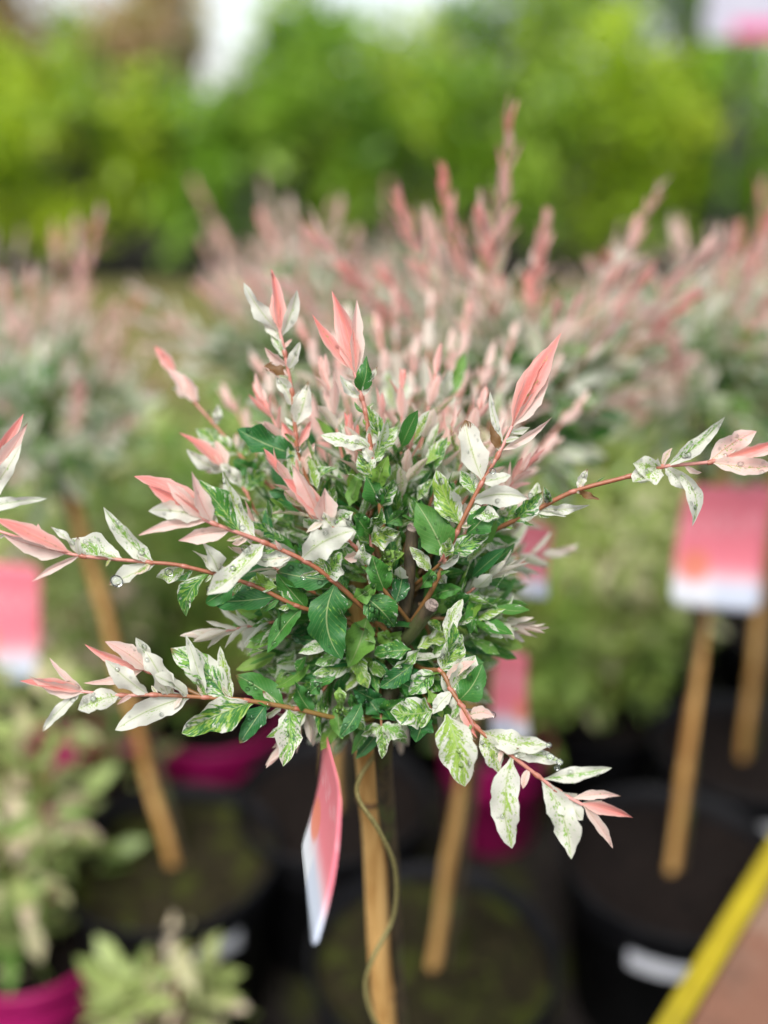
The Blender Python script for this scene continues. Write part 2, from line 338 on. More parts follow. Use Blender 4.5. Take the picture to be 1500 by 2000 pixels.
# leaf template ------------------------------------------------------
def leaf_template(nl, nw):
    u = np.linspace(0, 1, nl+1); s = np.linspace(-1, 1, nw+1)
    U, S = np.meshgrid(u, s, indexing='ij'); U = U.ravel(); S = S.ravel()
    f = [(i*(nw+1)+j, i*(nw+1)+j+1, (i+1)*(nw+1)+j+1, (i+1)*(nw+1)+j) for i in range(nl) for j in range(nw)]
    return U, S, np.array(f)
TPL = {'hero': leaf_template(14, 6), 'mid': leaf_template(5, 2), 'far': leaf_template(3, 2), 'near': leaf_template(9, 4)}
def width_profile(U, pw=0.62, qw=0.8):
    a = np.clip((U-0.05)/0.95, 0, 1)
    w = a**pw*(1-a)**qw; mx = (pw/(pw+qw))**pw*(qw/(pw+qw))**qw
    w = w/mx
    return np.maximum(w, np.where(U < 0.10, 0.10, 0.012))
def leaves(mb, tpl, base, tip, width, normal, col, fold=0.3, arc=0.0, sway=0.0, wave=0.0, pw=0.62, qw=0.8, mi=0, twist=0.0):
    """vectorised: arrays of n leaves added to mb. returns frames for droplets"""
    U, S, f = TPL[tpl]; base = np.atleast_2d(base); tip = np.atleast_2d(tip); n = len(base)
    D = tip-base; L = np.linalg.norm(D, axis=1, keepdims=True)+1e-9; d = D/L
    N = np.atleast_2d(normal).astype(float); N = N - d*np.sum(N*d, 1, keepdims=True); N /= np.linalg.norm(N, axis=1, keepdims=True)+1e-9
    A = np.cross(N, d)
    ex = lambda x: np.broadcast_to(np.asarray(x, float).reshape(-1, 1), (n, 1))
    W = ex(width)/2; fo = ex(fold); ar = ex(arc); sw = ex(sway); wv = ex(wave); tw = ex(twist)
    ph = RNG.random((n, 1))*6.28; ph2 = RNG.random((n, 1))*6.28; kf = 7+RNG.random((n, 1))*7
    prof = width_profile(U, pw, qw)[None, :]
    Uu = U[None, :]; Ss = S[None, :]
    arcc = 4*Uu*(1-Uu)
    # edge irregularity
    irr = 1 + (0.10*np.sin(Uu*kf*1.7+ph2) + 0.05*np.sin(Uu*kf*4.1+ph))*(np.abs(Ss) > 0.9)
    lat = W*prof*Ss*np.cos(fo)*irr
    hgt = W*prof*np.abs(Ss)*np.sin(fo) + W*wv*np.sin(Uu*kf+ph+1.5*np.sign(Ss))*np.abs(Ss)**1.5*np.sin(np.pi*Uu) + L*ar*arcc
    ang = tw*(Uu-0.3)
    lat2 = lat*np.cos(ang) - hgt*np.sin(ang)*0; up2 = hgt + lat*np.sin(ang)
    lat2 = lat2 + L*sw*arcc
    V = base[:, None, :] + D[:, None, :]*Uu[:, :, None] + A[:, None, :]*lat2[:, :, None] + N[:, None, :]*up2[:, :, None]
    k = len(U)
    Fall = (f[None, :, :] + (np.arange(n)*k)[:, None, None]).reshape(-1, 4)
    uv = np.tile(np.stack([U, S*0.5+0.5], 1), (n, 1))
    col = np.atleast_2d(np.asarray(col, float))
    if len(col) == 1 and n > 1: col = np.tile(col, (n, 1))
    mb.add(V.reshape(-1, 3), Fall, uv, np.repeat(col, k, axis=0), mi)
    return V.reshape(n, len(U), 3)
def rot_about(v, ax, a):
    return np.array(Matrix.Rotation(a, 3, Vector(ax)) @ Vector(v))

# droplets -----------------------------------------------------------
def drop(mb, c, nrm, r, flat=0.62, seg=9, rings=6):
    nrm = np.array(nrm, float); nrm /= np.linalg.norm(nrm)+1e-9
    a = np.cross(nrm, (0.3, 0.9, 0.2)); a /= np.linalg.norm(a)+1e-9; b_ = np.cross(nrm, a)
    el = 1+0.35*random.random()
    V = []; Fc = []
    for i in range(rings+1):
        th = math.pi*i/rings
        for j in range(seg):
            p = 2*math.pi*j/seg
            V.append(c + r*(math.sin(th)*(math.cos(p)*a*el + math.sin(p)*b_) + math.cos(th)*nrm*flat))
    for i in range(rings):
        for j in range(seg): Fc.append((i*seg+j, (i+1)*seg+j, (i+1)*seg+(j+1) % seg, i*seg+(j+1) % seg))
    mb.add(V, Fc)

# ================================================================== SETTING
def sheet(name, x0, y0, x1, y1, z, mat, nx=1, ny=1, jitter=0.0):
    mb = MB(); xs = np.linspace(x0, x1, nx+1); ys = np.linspace(y0, y1, ny+1)
    V = [(x, y + (random.uniform(-jitter, jitter) if j in (0, ny) else 0), z) for j, y in enumerate(ys) for x in xs]
    Fc = [(j*(nx+1)+i, j*(nx+1)+i+1, (j+1)*(nx+1)+i+1, (j+1)*(nx+1)+i) for j in range(ny) for i in range(nx)]
    mb.add(V, Fc); o = mb.build(name, mat, None, False); o['kind'] = 'structure'; return o
sheet('ground', -150, -60, 150, 260, 0.0, M['ground'])
sheet('path', -14, 2.75, 14, 6.45, 0.004, M['path_moss'], 30, 1, 0.12)

# display bench with a yellow edge at the near corner
def bench():
    z = 0.34; a = PZ(1560, 1548, z); b_ = PZ(1250, 2040, z); d = (a-b_).normalized(); s_ = Vector((d.y, -d.x, 0)); a = a + d*0.25
    e = empty('display_bench', (a.x, a.y, 0), 'brown display bench with a yellow plastic edge beside the labelled pot', 'bench')
    def slab(name, p, q, w0, w1, z0, z1, m):
        mb = MB(); V = []
        for zz in (z0, z1): V += [tuple(p+s_*w0)[:2]+(zz,), tuple(q+s_*w0)[:2]+(zz,), tuple(q+s_*w1)[:2]+(zz,), tuple(p+s_*w1)[:2]+(zz,)]
        mb.add(V, [(3, 2, 1, 0), (4, 5, 6, 7), (0, 1, 5, 4), (1, 2, 6, 5), (2, 3, 7, 6), (3, 0, 4, 7)]); o = mb.build(name, m, e, False)
        bv = o.modifiers.new('soft', 'BEVEL'); bv.width = 0.003; bv.segments = 2; return o
    slab('bench_top', b_, a, 0.021, 0.50, z-0.022, z-0.002, M['path_brown'])
    slab('yellow_edge', b_-d*0.004, a+d*0.004, 0.0, 0.0195, z-0.035, z, M['hose'])
    for p, w0 in ((b_+d*0.03, .06), (b_+d*0.03, .42), (a-d*0.06, .06), (a-d*0.06, .42)):
        slab('leg', p, p+d*0.035, w0, w0+0.035, 0.0, z-0.0225, M['post'])
bench()

# ================================================================== background shrubs
def blob_crown(center, rad, n, leaf, tone=(0.0, 1.0), seed=0, clumps=26, hollow=0.45, aspect=2.2, cw=.65):
    rng = np.random.default_rng(seed)
    mb = MB(); c = np.array(center); rad = np.array(rad)
    cd = rng.normal(size=(clumps, 3)); cd /= np.linalg.norm(cd, axis=1, keepdims=True)
    cr = hollow + (1-hollow)*rng.random((clumps, 1))**0.6
    cc = cd*cr*rad*0.85; cs = (0.20+0.22*rng.random(clumps)); ct = rng.random(clumps)
    k = rng.integers(0, clumps, n)
    off = rng.normal(size=(n, 3)); off /= np.linalg.norm(off, axis=1, keepdims=True); off *= (rng.random((n, 1))**0.45)
    pos = c + cc[k] + off*cs[k][:, None]*rad
    d = off*0.8 + rng.normal(size=(n, 3))*0.5 + np.array((0, 0, 0.25)); d /= np.linalg.norm(d, axis=1, keepdims=True)
    L = leaf*(0.6+0.8*rng.random(n))
    nr = rng.normal(size=(n, 3))*0.6 + np.array((0, -0.3, 1.0))
    col = np.zeros((n, 4)); col[:, 2] = np.clip(tone[0] + (tone[1]-tone[0])*((1-cw)*rng.random(n)+cw*ct[k]), 0, 1)
    leaves(mb, 'far', pos, pos + d*L[:, None], L/aspect*(0.8+0.4*rng.random(n)), nr, col, fold=0.25, arc=rng.uniform(-0.12, 0.12, n))
    return mb
def shrub(name, label, cat, x, y, h, rx, crown_h, mat, n, leaf, tone=(0, 1), seed=0, group=None, multi=False, aspect=2.2):
    e = empty(name, (x, y, 0), label, cat, group)
    rng = random.Random(seed)
    mb = MB(); top = h-crown_h*0.35
    for q in range(3 if multi else 1):
        ox = rng.uniform(-0.08, 0.08) if multi else 0
        tube(mb, [(x+ox, y, -0.01), (x+ox*1.6+rng.uniform(-.04, .04), y+rng.uniform(-.03, .03), top*0.5), (x+ox*3, y, top)], 0.028 if not multi else 0.016, 0.008, seg=7, k=4)
        for b_ in range(6):
            z = top*(0.45+0.1*b_); a = rng.uniform(0, 6.28); l_ = rx*0.75
            tube(mb, [(x+ox*2, y, z), (x+math.cos(a)*l_*0.5, y+math.sin(a)*l_*0.5, z+crown_h*0.12), (x+math.cos(a)*l_, y+math.sin(a)*l_, z+crown_h*0.30)], 0.011, 0.003, seg=5, k=3)
    mb.build('trunk', M['trunk'], e)
    c = blob_crown((x, y, h-crown_h/2), (rx, rx, crown_h/2), n, leaf, tone, seed, clumps=26, aspect=aspect, cw=.85, hollow=.25)
    c.build('crown', mat, e); return e
# px centre, distance y, height, half width, crown height, material, leaves, leaf length, label
BG = [
 (-60, 5.9, 1.62, .50, 1.35, 'bg_yellow', 1612, 0.093, 'yellow green leafy shrub beside the reddish shrub at the end of the row', 'shrub'),
 (170, 6.0, 1.42, .46, 1.25, 'bg_yellow', 1612, 0.093, 'lower yellow green shrub in front of the reddish trees', 'shrub'),
 (395, 6.1, 1.30, .42, 1.15, 'bg_mid', 1488, 0.085, 'mid green shrub below the open gap of pale sky', 'shrub'),
 (610, 5.9, 1.42, .42, 1.28, 'bg_mid', 1600, 0.090, 'soft grey green shrub between two brighter green shrubs', 'shrub'),
 (790, 6.1, 1.50, .40, 1.36, 'bg_yellow', 1426, 0.085, 'narrow yellow green shrub in the middle of the row', 'shrub'),
 (960, 5.9, 1.64, .40, 1.40, 'bg_mid', 1488, 0.085, 'upright mid green shrub beside the dark gap in the row', 'shrub'),
 (1190, 6.0, 1.70, .44, 1.50, 'bg_yellow', 1612, 0.093, 'tall bright yellow green shrub next to the sign post', 'shrub'),
 (1400, 6.3, 1.62, .44, 1.45, 'bg_mid', 1550, 0.090, 'mid green shrub standing behind the sign post', 'shrub'),
 (1600, 5.9, 1.66, .46, 1.45, 'bg_yellow', 1550, 0.093, 'bright green shrub beyond the sign post at the row end', 'shrub'),
 (-330, 6.0, 1.55, .48, 1.35, 'bg_mid', 1500, .090, 'mid green shrub past the yellow green shrub at the row end', 'shrub'),
 (1850, 6.1, 1.6, .48, 1.35, 'bg_mid', 1500, .090, 'mid green shrub past the bright shrub beyond the sign', 'shrub'),
]
for i, (px, Y, h, rx, ch, mt, n, lf, lab, cat) in enumerate(BG):
    Y += .85; h += .14; ch = h-.06; rx *= 1.6; n = int(n*1.5)
    p = PY(px, 500, Y)
    shrub('leafy_shrub', lab, cat, p.x, Y, h, rx, ch, M[mt], n, lf, (0, 1), 40+i, 'shrubs in the row across the mossy path', multi=True)
BG2 = [
 (0, 8.0, 2.55, .62, 1.9, 'bg_red', 1612, 0.116, 'small tree with reddish brown young leaves behind the shrubs'),
 (300, 8.4, 2.15, .50, 1.4, 'bg_red', 1240, 0.116, 'lower reddish leaved tree beside the pale sky gap'),
 (615, 8.6, 1.86, .60, 1.4, 'bg_mid', 1488, 0.109, 'green tree rising behind the grey green shrub'),
 (850, 9.0, 1.85, .50, 1.3, 'bg_silver', 1116, 0.109, 'pale silvery tree rising behind the middle of the row'),
 (990, 8.6, 2.40, .48, 1.6, 'bg_mid', 1364, 0.109, 'tall mid green tree behind the upright shrub'),
 (1230, 8.2, 2.70, .70, 2.0, 'bg_mid', 1860, 0.116, 'tall broad green tree behind the bright shrub by the sign'),
 (1410, 8.4, 2.80, .65, 2.0, 'bg_dark', 1612, 0.116, 'dark green tree behind the sign board'),
 (120, 9.8, 1.9, 1.1, 1.4, 'bg_mid', 1612, 0.124, 'broad green tree far behind the reddish trees'),
]
for i, (px, Y, h, rx, ch, mt, n, lf, lab) in enumerate(BG2):
    Y += .3; h += .15; rx *= 1.2; n = int(n*1.2)
    p = PY(px, 300, Y)
    shrub('nursery_tree', lab, 'tree', p.x, Y, h, rx, ch, M[mt], n, lf, (0, 1), 80+i, 'trees behind the row of shrubs')
# evergreen hedge right at the back, one clipped mass below the horizon
def hedge():
    rng = np.random.default_rng(5); mb = MB(); n = 9000
    x = rng.uniform(-9, 9, n); z = rng.random(n)**0.8*1.15; y = 11.2 + rng.uniform(-0.35, 0.35, n)
    pos = np.stack([x, y, z+0.05*np.sin(x*3)], 1); d = rng.normal(size=(n, 3)) + np.array((0, -0.8, 0.5)); d /= np.linalg.norm(d, axis=1, keepdims=True)
    L = 0.11*(0.6+0.8*rng.random(n)); col = np.zeros((n, 4)); col[:, 2] = rng.random(n)
    leaves(mb, 'far', pos, pos+d*L[:, None], L*0.5, rng.normal(size=(n, 3))+np.array((0, -1, .6)), col, fold=0.2)
    e = empty('evergreen_hedge', (0, 11.2, 0), 'dark evergreen hedge closing the nursery behind the trees', 'hedge')
    mb.build('foliage', M['bg_dark'], e)
    for q in range(24):
        m2 = MB(); xx = -8.8+q*0.76; tube(m2, [(xx, 11.2, -0.01), (xx+.05, 11.2, 0.5), (xx, 11.2, 1.0)], 0.03, 0.01, seg=6, k=3)
        m2.build('stem', M['trunk'], e)
hedge()
# sign on a dark post
def sign():
    Y = 5.3; a = PY(1388, -55, Y); b_ = PY(1388, 76, Y); W = 0.42
    e = empty('nursery_sign', (a.x+0.08, Y, 0), 'grey sign board with a pink strip on a dark post', 'sign')
    def box(name, lo, hi, m, par=e):
        mb = MB(); x0, y0, z0 = lo; x1, y1, z1 = hi
        V = [(x0, y0, z0), (x1, y0, z0), (x1, y1, z0), (x0, y1, z0), (x0, y0, z1), (x1, y0, z1), (x1, y1, z1), (x0, y1, z1)]
        mb.add(V, [(0, 3, 2, 1), (4, 5, 6, 7), (0, 1, 5, 4), (1, 2, 6, 5), (2, 3, 7, 6), (3, 0, 4, 7)]); return mb.build(name, m, par, False)
    bd = box('board', (a.x, Y, b_.z), (a.x+W, Y+0.02, a.z), M['sign_face'])
    zc = PY(1388, 50, Y).z
    box('pink_strip', (a.x+0.14, Y-0.004, b_.z+0.01), (a.x+W-0.004, Y+0.001, zc+0.015), M['sign_pink'], bd)
    box('post', (a.x+0.19, Y+0.0205, -0.01), (a.x+0.225, Y+0.055, a.z-0.02), M['post'])
sign()

# ================================================================== pots, stakes, tags
def lathe(mb, c, prof, seg=32, mi=0):
    V = []; n = len(prof)
    for r, z in prof:
        for j in range(seg):
            a = 2*math.pi*j/seg; V.append((c[0]+r*math.cos(a), c[1]+r*math.sin(a), c[2]+z))
    mb.add(V, [(i*seg+j, i*seg+(j+1) % seg, (i+1)*seg+(j+1) % seg, (i+1)*seg+j) for i in range(n-1) for j in range(seg)], mi=mi)
def pot(x, y, h, r, kind, soil, label, group=None, lab_ang=None, lab_w=0.05, lab_h=0.022, z0=0.0):
    e = empty('plant_pot', (x, y, z0), label, 'pot', group)
    mb = MB(); k = 0.78
    lathe(mb, (x, y, z0), [(0.005, 0), (r*k, 0), (r*k+0.002, 0.004), (r*0.965, h-0.028), (r*1.0, h-0.026), (r*1.02, h-0.002), (r*1.015, h), (r*0.985, h), (r*0.975, h-0.03), (r*0.93, h-0.06)])
    mb.build('pot_wall', M[kind], e)
    ms = MB(); rr = [0.002] + [r*0.955*q for q in (.25, .5, .75, 1.0)]; seg = 28; V = []
    for i, q in enumerate(rr):
        for j in range(seg):
            a = 2*math.pi*j/seg; V.append((x+q*math.cos(a), y+q*math.sin(a), z0+h-0.026+random.uniform(-.003, .005)+0.004*(1-i/4)))
    ms.add(V, [(i*seg+j, i*seg+(j+1) % seg, (i+1)*seg+(j+1) % seg, (i+1)*seg+j) for i in range(4) for j in range(seg)])
    ms.build('soil', M[soil], e)
    # soil crumbs and bark chips
    mc = MB()
    for q in range(60):
        a = random.uniform(0, 6.28); q2 = r*0.9*math.sqrt(random.random()); s = random.uniform(.003, .008)
        c = np.array((x+q2*math.cos(a), y+q2*math.sin(a), z0+h-0.022)); V = [c+np.array((random.uniform(-1, 1), random.uniform(-1, 1), random.uniform(-.5, .8)))*s for _ in range(5)]
        mc.add(V, [(0, 1, 2), (0, 2, 3), (0, 3, 4), (1, 2, 4), (1, 4, 0)])
    tag(mc.build('soil_crumbs', M[soil], e, False), kind='stuff')
    if lab_ang is not None:
        ml = MB(); n = 8; z1, z2 = z0+h*0.70, z0+h*0.70+lab_h*1.15
        V = []
        for i in range(n+1):
            a = lab_ang + (i/n-0.5)*lab_w/r*1.6
            for z in (z1, z2):
                rad = r*(k+(0.965-k)*((z-z0)/(h-0.028))) + 0.0016
                V.append((x+rad*math.cos(a), y+rad*math.sin(a), z))
        ml.add(V, [(2*i, 2*i+2, 2*i+3, 2*i+1) for i in range(n)]); ml.build('price_label', M['label_white'], e)
    return e
def stake(base, top, label, r=0.0062, group='bamboo stakes supporting the willows'):
    e = empty('bamboo_stake', tuple(base), label, 'stake', group)
    base = np.array(base); top = np.array(top); mb = MB(); L = np.linalg.norm(top-base)
    nn = 9; c = []; 
    side = np.array((random.uniform(-1, 1), random.uniform(-1, 1), 0))*0.0018
    pts = [base + (top-base)*(i/36) + side*math.sin(i*0.55) for i in range(37)]
    tube(mb, pts, lambda f: r*(1.04-0.10*f)*(1+0.10*max(0, math.cos(f*2*math.pi*4))**24), seg=12, raw=True)
    mb.build('cane', M['bamboo'], e)
    for q in (0.25, 0.5, 0.75):
        m = MB(); p = base+(top-base)*q; dd = (top-base)/L
        m_pts = [p-dd*0.0011, p-dd*0.0004, p+dd*0.0004, p+dd*0.0011]
        tube(m, m_pts, lambda f: r*(1.10+0.05*math.sin(f*math.pi)), seg=12, raw=True); m.build('cane_node', M['bamboo_node'], e)
    return e
def card(name, TL, TR, BR, BL, label, bend=0.0, group='printed willow tags', flip=False):
    """a printed plastic tag: curved thin card with rounded corners and a punched strap hole end"""
    TL, TR, BR, BL = [np.array(q, float) for q in (TL, TR, BR, BL)]
    nrm = np.cross(TR-TL, BL-TL); nrm /= np.linalg.norm(nrm)
    mb = MB(); nu, nv, th = 10, 14, 0.0005
    for sgn in (0, 1):
        V = []; UV = []
        for j in range(nv+1):
            v = j/nv
            for i in range(nu+1):
                u = i/nu
                # rounded corners
                uu, vv = u, v
                ry = 0.09; rx = 0.14
                dx = max(rx-u, u-(1-rx), 0)/rx; dy = max(ry-v, v-(1-ry), 0)/ry
                dd = math.hypot(dx, dy)
                if dd > 1 and dx > 0 and dy > 0:
                    sc = 1/dd; uu = (rx-rx*dx*sc) if u < 0.5 else 1-rx+rx*dx*sc; vv = (ry-ry*dy*sc) if v < 0.5 else 1-ry+ry*dy*sc
                p = (TL*(1-uu)+TR*uu)*(1-vv) + (BL*(1-uu)+BR*uu)*vv
                p = p + nrm*bend*math.sin(math.pi*v) - nrm*th*sgn
                V.append(p); UV.append((1-uu if flip else uu, 1-vv))
        Fc = [(j*(nu+1)+i, j*(nu+1)+i+1, (j+1)*(nu+1)+i+1, (j+1)*(nu+1)+i) for j in range(nv) for i in range(nu)]
        mb.add(V, Fc, UV)
    k = (nu+1)*(nv+1); ring = [i for i in range(nu+1)] + [j*(nu+1)+nu for j in range(1, nv+1)] + [nv*(nu+1)+i for i in range(nu-1, -1, -1)] + [j*(nu+1) for j in range(nv-1, 0, -1)]
    Vall = np.concatenate(mb.v); UVa = np.concatenate(mb.uv)
    me_f = [(ring[q], ring[(q+1) % len(ring)], k+ring[(q+1) % len(ring)], k+ring[q]) for q in range(len(ring))]
    m2 = MB(); m2.add(Vall, np.array([list(f) for f in np.concatenate(mb.f)] + [list(f) for f in me_f]), UVa)
    top = (TL+TR)/2
    e = empty(name, tuple(top), label, 'tag', group); m2.build('card', M['tag'], e)
    return e, top
def strap(e, pts, r=0.0011):
    m = MB(); tube(m, pts, r, seg=6, k=5); m.build('strap', M['tie'], e)

# ================================================================== willow building
def auto_shoot(mb, base, tip, npairs, L, Wd, bow=0.02, t0=0.22, pinkness=1.0, tpl='mid', seedr=None, greenb=0.85, r=0.0013, spike=False, pk0=0.58):
    """stem (slot 1) and opposite leaf pairs (slot 0)"""
    rg = seedr or random
    base = np.array(base, float); tip = np.array(tip, float); D = tip-base; ln = np.linalg.norm(D); d = D/ln
    side = np.cross(d, (0, 0, 1.0)); side /= np.linalg.norm(side)+1e-9
    mid = (base+tip)/2 + np.array((0, 0, -bow if d[2] > 0.2 else bow*0.5)) + side*rg.uniform(-1, 1)*bow*0.6
    pts = catmull([base, mid, tip], 8)
    tube(mb, pts, r, r*0.45, seg=5, col0=(0.30, 0.15, 0, 0), col1=(1, 0, 0, 0), mi=1, raw=True, cap=False)
    B = []; T = []; W = []; N = []; C = []; ar = []
    up0 = np.cross(d, side)
    for i in range(npairs+1):
        t = t0 + (1-t0)*i/npairs; q = t*(len(pts)-1); a = int(min(q, len(pts)-2)); p = pts[a]+(pts[a+1]-pts[a])*(q-a)
        dd = pts[min(a+1, len(pts)-1)]-pts[a]; dd = dd/(np.linalg.norm(dd)+1e-9)
        phi = (i % 2)*math.pi/2 + rg.uniform(-0.5, 0.5)
        near_tip = max(0, (t-0.72)/0.28)
        for s in (0, math.pi):
            if rg.random() < 0.08: continue
            o = side*math.cos(phi+s) + up0*math.sin(phi+s)
            ang = (1-near_tip)*(rg.uniform(0.60, 1.1) if not spike or t < 0.45 else rg.uniform(0.32, 0.85)) + near_tip*rg.uniform(0.10, 0.30)
            dirn = dd*math.cos(ang) + o*math.sin(ang); dirn = dirn/np.linalg.norm(dirn)
            l = L*(rg.uniform(0.75, 1.15))*(0.72+0.28*math.sin(math.pi*min(1, t*1.1)))
            B.append(p); T.append(p+dirn*l); W.append(Wd*rg.uniform(0.75, 1.2)*(1-0.42*near_tip))
            nn = dd*math.sin(ang) - o*math.cos(ang); N.append(nn + np.array([rg.uniform(-.4, .4) for _ in range(3)]))
            pk = min(1, max(0, (t-pk0)/0.36))*pinkness*rg.uniform(0.55, 1.1)
            gr = max(0.0, greenb*(1-(t-t0)/0.55) + rg.uniform(-0.25, 0.25)) if t < 0.8 else rg.uniform(0, 0.12)
            C.append((min(pk, 1), min(1, gr), rg.random(), rg.choice((0, 0, 0, 0, 0, .18)) if tpl == 'hero' else 0)); ar.append(rg.uniform(-0.10, 0.06))
    # terminal bud
    for q in range(2):
        B.append(pts[-2]); o = side*math.cos(q*3.1+0.5)+up0*math.sin(q*3.1+0.5); T.append(pts[-2]+(d+o*0.10)*L*rg.uniform(0.8, 1.05)); W.append(Wd*0.6); N.append(-o); C.append((pinkness, 0, rg.random(), 0)); ar.append(0.0)
    leaves(mb, tpl, np.array(B), np.array(T), np.array(W), np.array(N), np.array(C), fold=0.42, arc=np.array(ar), wave=0.12)

def pick_dir(rg, zmin=-0.25):
    while True:
        v = np.array([rg.gauss(0, 1) for _ in range(3)]); v /= np.linalg.norm(v)
        if v[2] > zmin: return v
def willow(base, core, label, tips=(), nrand=26, rad=0.17, seed=1, split=True, L=0.034, Wd=0.0115, pinkness=1.0, group='potted standard willows', greenc=260, up=0.35, npairs=7):
    rg = random.Random(seed); base = np.array(base, float); core = np.array(core, float)
    e = empty('dappled_willow', tuple(base), label, 'willow', group)
    mt = MB(); j = np.array((0.012, 0.006, 0))
    tube(mt, [base+j+np.array((0, 0, -0.03)), base*0.6+core*0.4+j*1.2, core+j*0.3, core+np.array((0, 0, 0.015))], 0.0065, 0.008, seg=8, k=6, bumps=0.06)
    for q in range(6):
        v = pick_dir(rg, 0.1); tube(mt, [core, core+v*0.03, core+v*0.05+np.array((0, 0, 0.012))], 0.0042, 0.003, seg=6, k=3)
    mt.build('trunk', M['bark'], e)
    allm = MB()
    jobs = [np.array(t, float) for t in tips]
    for q in range(nrand):
        v = pick_dir(rg); v = v + np.array((0, 0, up)); v /= np.linalg.norm(v)
        jobs.append(core + v*rad*rg.uniform(0.65, 1.15))
    for qi, t in enumerate(jobs):
        mb = MB() if split else allm
        dv = (t-core); ln = np.linalg.norm(dv); named = qi < len(tips)
        auto_shoot(mb, core + dv/ln*0.012, t, max(6, int(ln/0.0175)) if named else max(5, int(npairs*ln/0.17)), L*(1.0 if named else 1), Wd*(.92 if named else .9), bow=ln*0.10, t0=0.25 if not named else .3,
                   pinkness=pinkness*(rg.uniform(.5, 1.0) if named else rg.uniform(0.15, 0.6)), seedr=rg, spike=named, pk0=.45 if named else .6, greenb=.62 if named else .8)
        if split: mb.build('shoot', [M['leaf'], M['stem']], e)
    if not split: tag(allm.build('crown', [M['leaf'], M['stem']], e), kind='stuff')
    # inner leaves
    rn = np.random.default_rng(seed+99); mb = MB(); n = greenc
    off = rn.normal(size=(n, 3)); off /= np.linalg.norm(off, axis=1, keepdims=True); off *= rad*(0.18+0.42*rn.random((n, 1))); off[:, 2] = off[:, 2]*0.85+0.02
    pos = core+off; d = off/np.linalg.norm(off, axis=1, keepdims=True) + rn.normal(size=(n, 3))*0.5; d /= np.linalg.norm(d, axis=1, keepdims=True)
    col = np.stack([np.zeros(n), np.clip(rn.normal(0.56, 0.24, n), 0.05, 1), rn.random(n), np.zeros(n)], 1)
    l = L*(0.75+0.4*rn.random(n))
    leaves(mb, 'mid', pos, pos+d*l[:, None], Wd*1.15*(0.8+0.4*rn.random(n)), rn.normal(size=(n, 3))+np.array((0, -.4, 1)), col, fold=0.35, arc=rn.uniform(-.12, .06, n), wave=.1)
    tag(mb.build('inner_foliage', M['leaf'], e), kind='stuff')
    return e

GP = 'bamboo stakes supporting the willows'
def unit(name): pass
SOIL = 0.196
# --- willow directly behind
b2 = PZ(845, 1890, SOIL); top2 = P(1006, 872, 0.78)
core2 = np.array(P(985, 830, 0.755))
tips2 = [P(996, 262, .66), P(793, 425, .66), P(872, 388, .68), P(941, 445, .66), P(630, 470, .67), P(1062, 458, .70), P(1048, 520, .66), P(840, 450, .72), P(700, 545, .68), P(770, 560, .66), P(915, 520, .64), P(1180, 560, .70),
         P(1272, 398, .74), P(1355, 512, .66), P(1240, 560, .68), P(1320, 600, .70), P(1110, 620, .66), P(560, 560, .72), P(960, 560, .70)]
willow(b2, core2, 'dappled willow with upright salmon shoots directly behind the sharp willow', tips2, 20, 0.12, 11, up=0.1, greenc=380)
stake(b2, top2, 'pale bamboo stake of the willow directly behind the sharp one')
pot(b2.x, b2.y, 0.22, 0.125, 'pot_black', 'soil_moss', 'black pot with green mossy soil behind the sharp willow')
# --- willow to the right
b3 = PZ(1312, 1702, SOIL); top3 = P(1425, 830, 0.95)
tips3 = [P(1500, 440, .80), P(1440, 470, .84), P(1420, 500, .9), P(1330, 455, .98), P(1200, 520, .84), P(1290, 620, .76), P(1490, 600, .8), P(1320, 680, .72), P(1180, 760, .8)]
willow(b3, P(1370, 780, 0.93), 'dappled willow with a crimson and white tag above a labelled black pot', tips3, 32, 0.17, 12)
stake(b3, top3, 'bamboo stake of the willow that carries the large crimson tag')
pot(b3.x, b3.y, 0.22, 0.125, 'pot_black', 'soil', 'black pot with a white label on its wall beside the display bench', lab_ang=R(-108))
# --- far right
b4 = PZ(1450, 1480, SOIL); top4 = P(1530, 800, 1.14)
willow(b4, P(1530, 770, 1.17), 'dappled willow one row behind the crimson tagged willow', [P(1490, 380, 1.1), P(1440, 470, 1.15)], 34, 0.17, 13)
stake(b4, top4, 'bamboo stake one row behind the crimson tagged willow')
pot(b4.x, b4.y, 0.22, 0.12, 'pot_black', 'soil', 'black pot one row behind the labelled pot by the bench', lab_ang=R(-95), lab_w=0.03)
# --- left, leaning stake
b5 = PZ(338, 1692, SOIL); top5 = P(140, 960, 1.0)
willow(b5, P(85, 870, 1.0), 'dappled willow on a leaning stake with pale pink shoots', [P(190, 440, .98), P(110, 470, 1.05), P(150, 455, 1.1), P(10, 570, .95), P(60, 560, 1.0), P(215, 620, .95), P(260, 600, 1.0), P(150, 760, .8)], 28, 0.165, 14, greenc=300)
stake(b5, top5, 'leaning bamboo stake rising from the pot with mossy soil')
pot(b5.x, b5.y, 0.22, 0.122, 'pot_black', 'soil_moss', 'black pot with mossy soil and a pale label under the leaning stake', lab_ang=R(-62), lab_w=0.055)
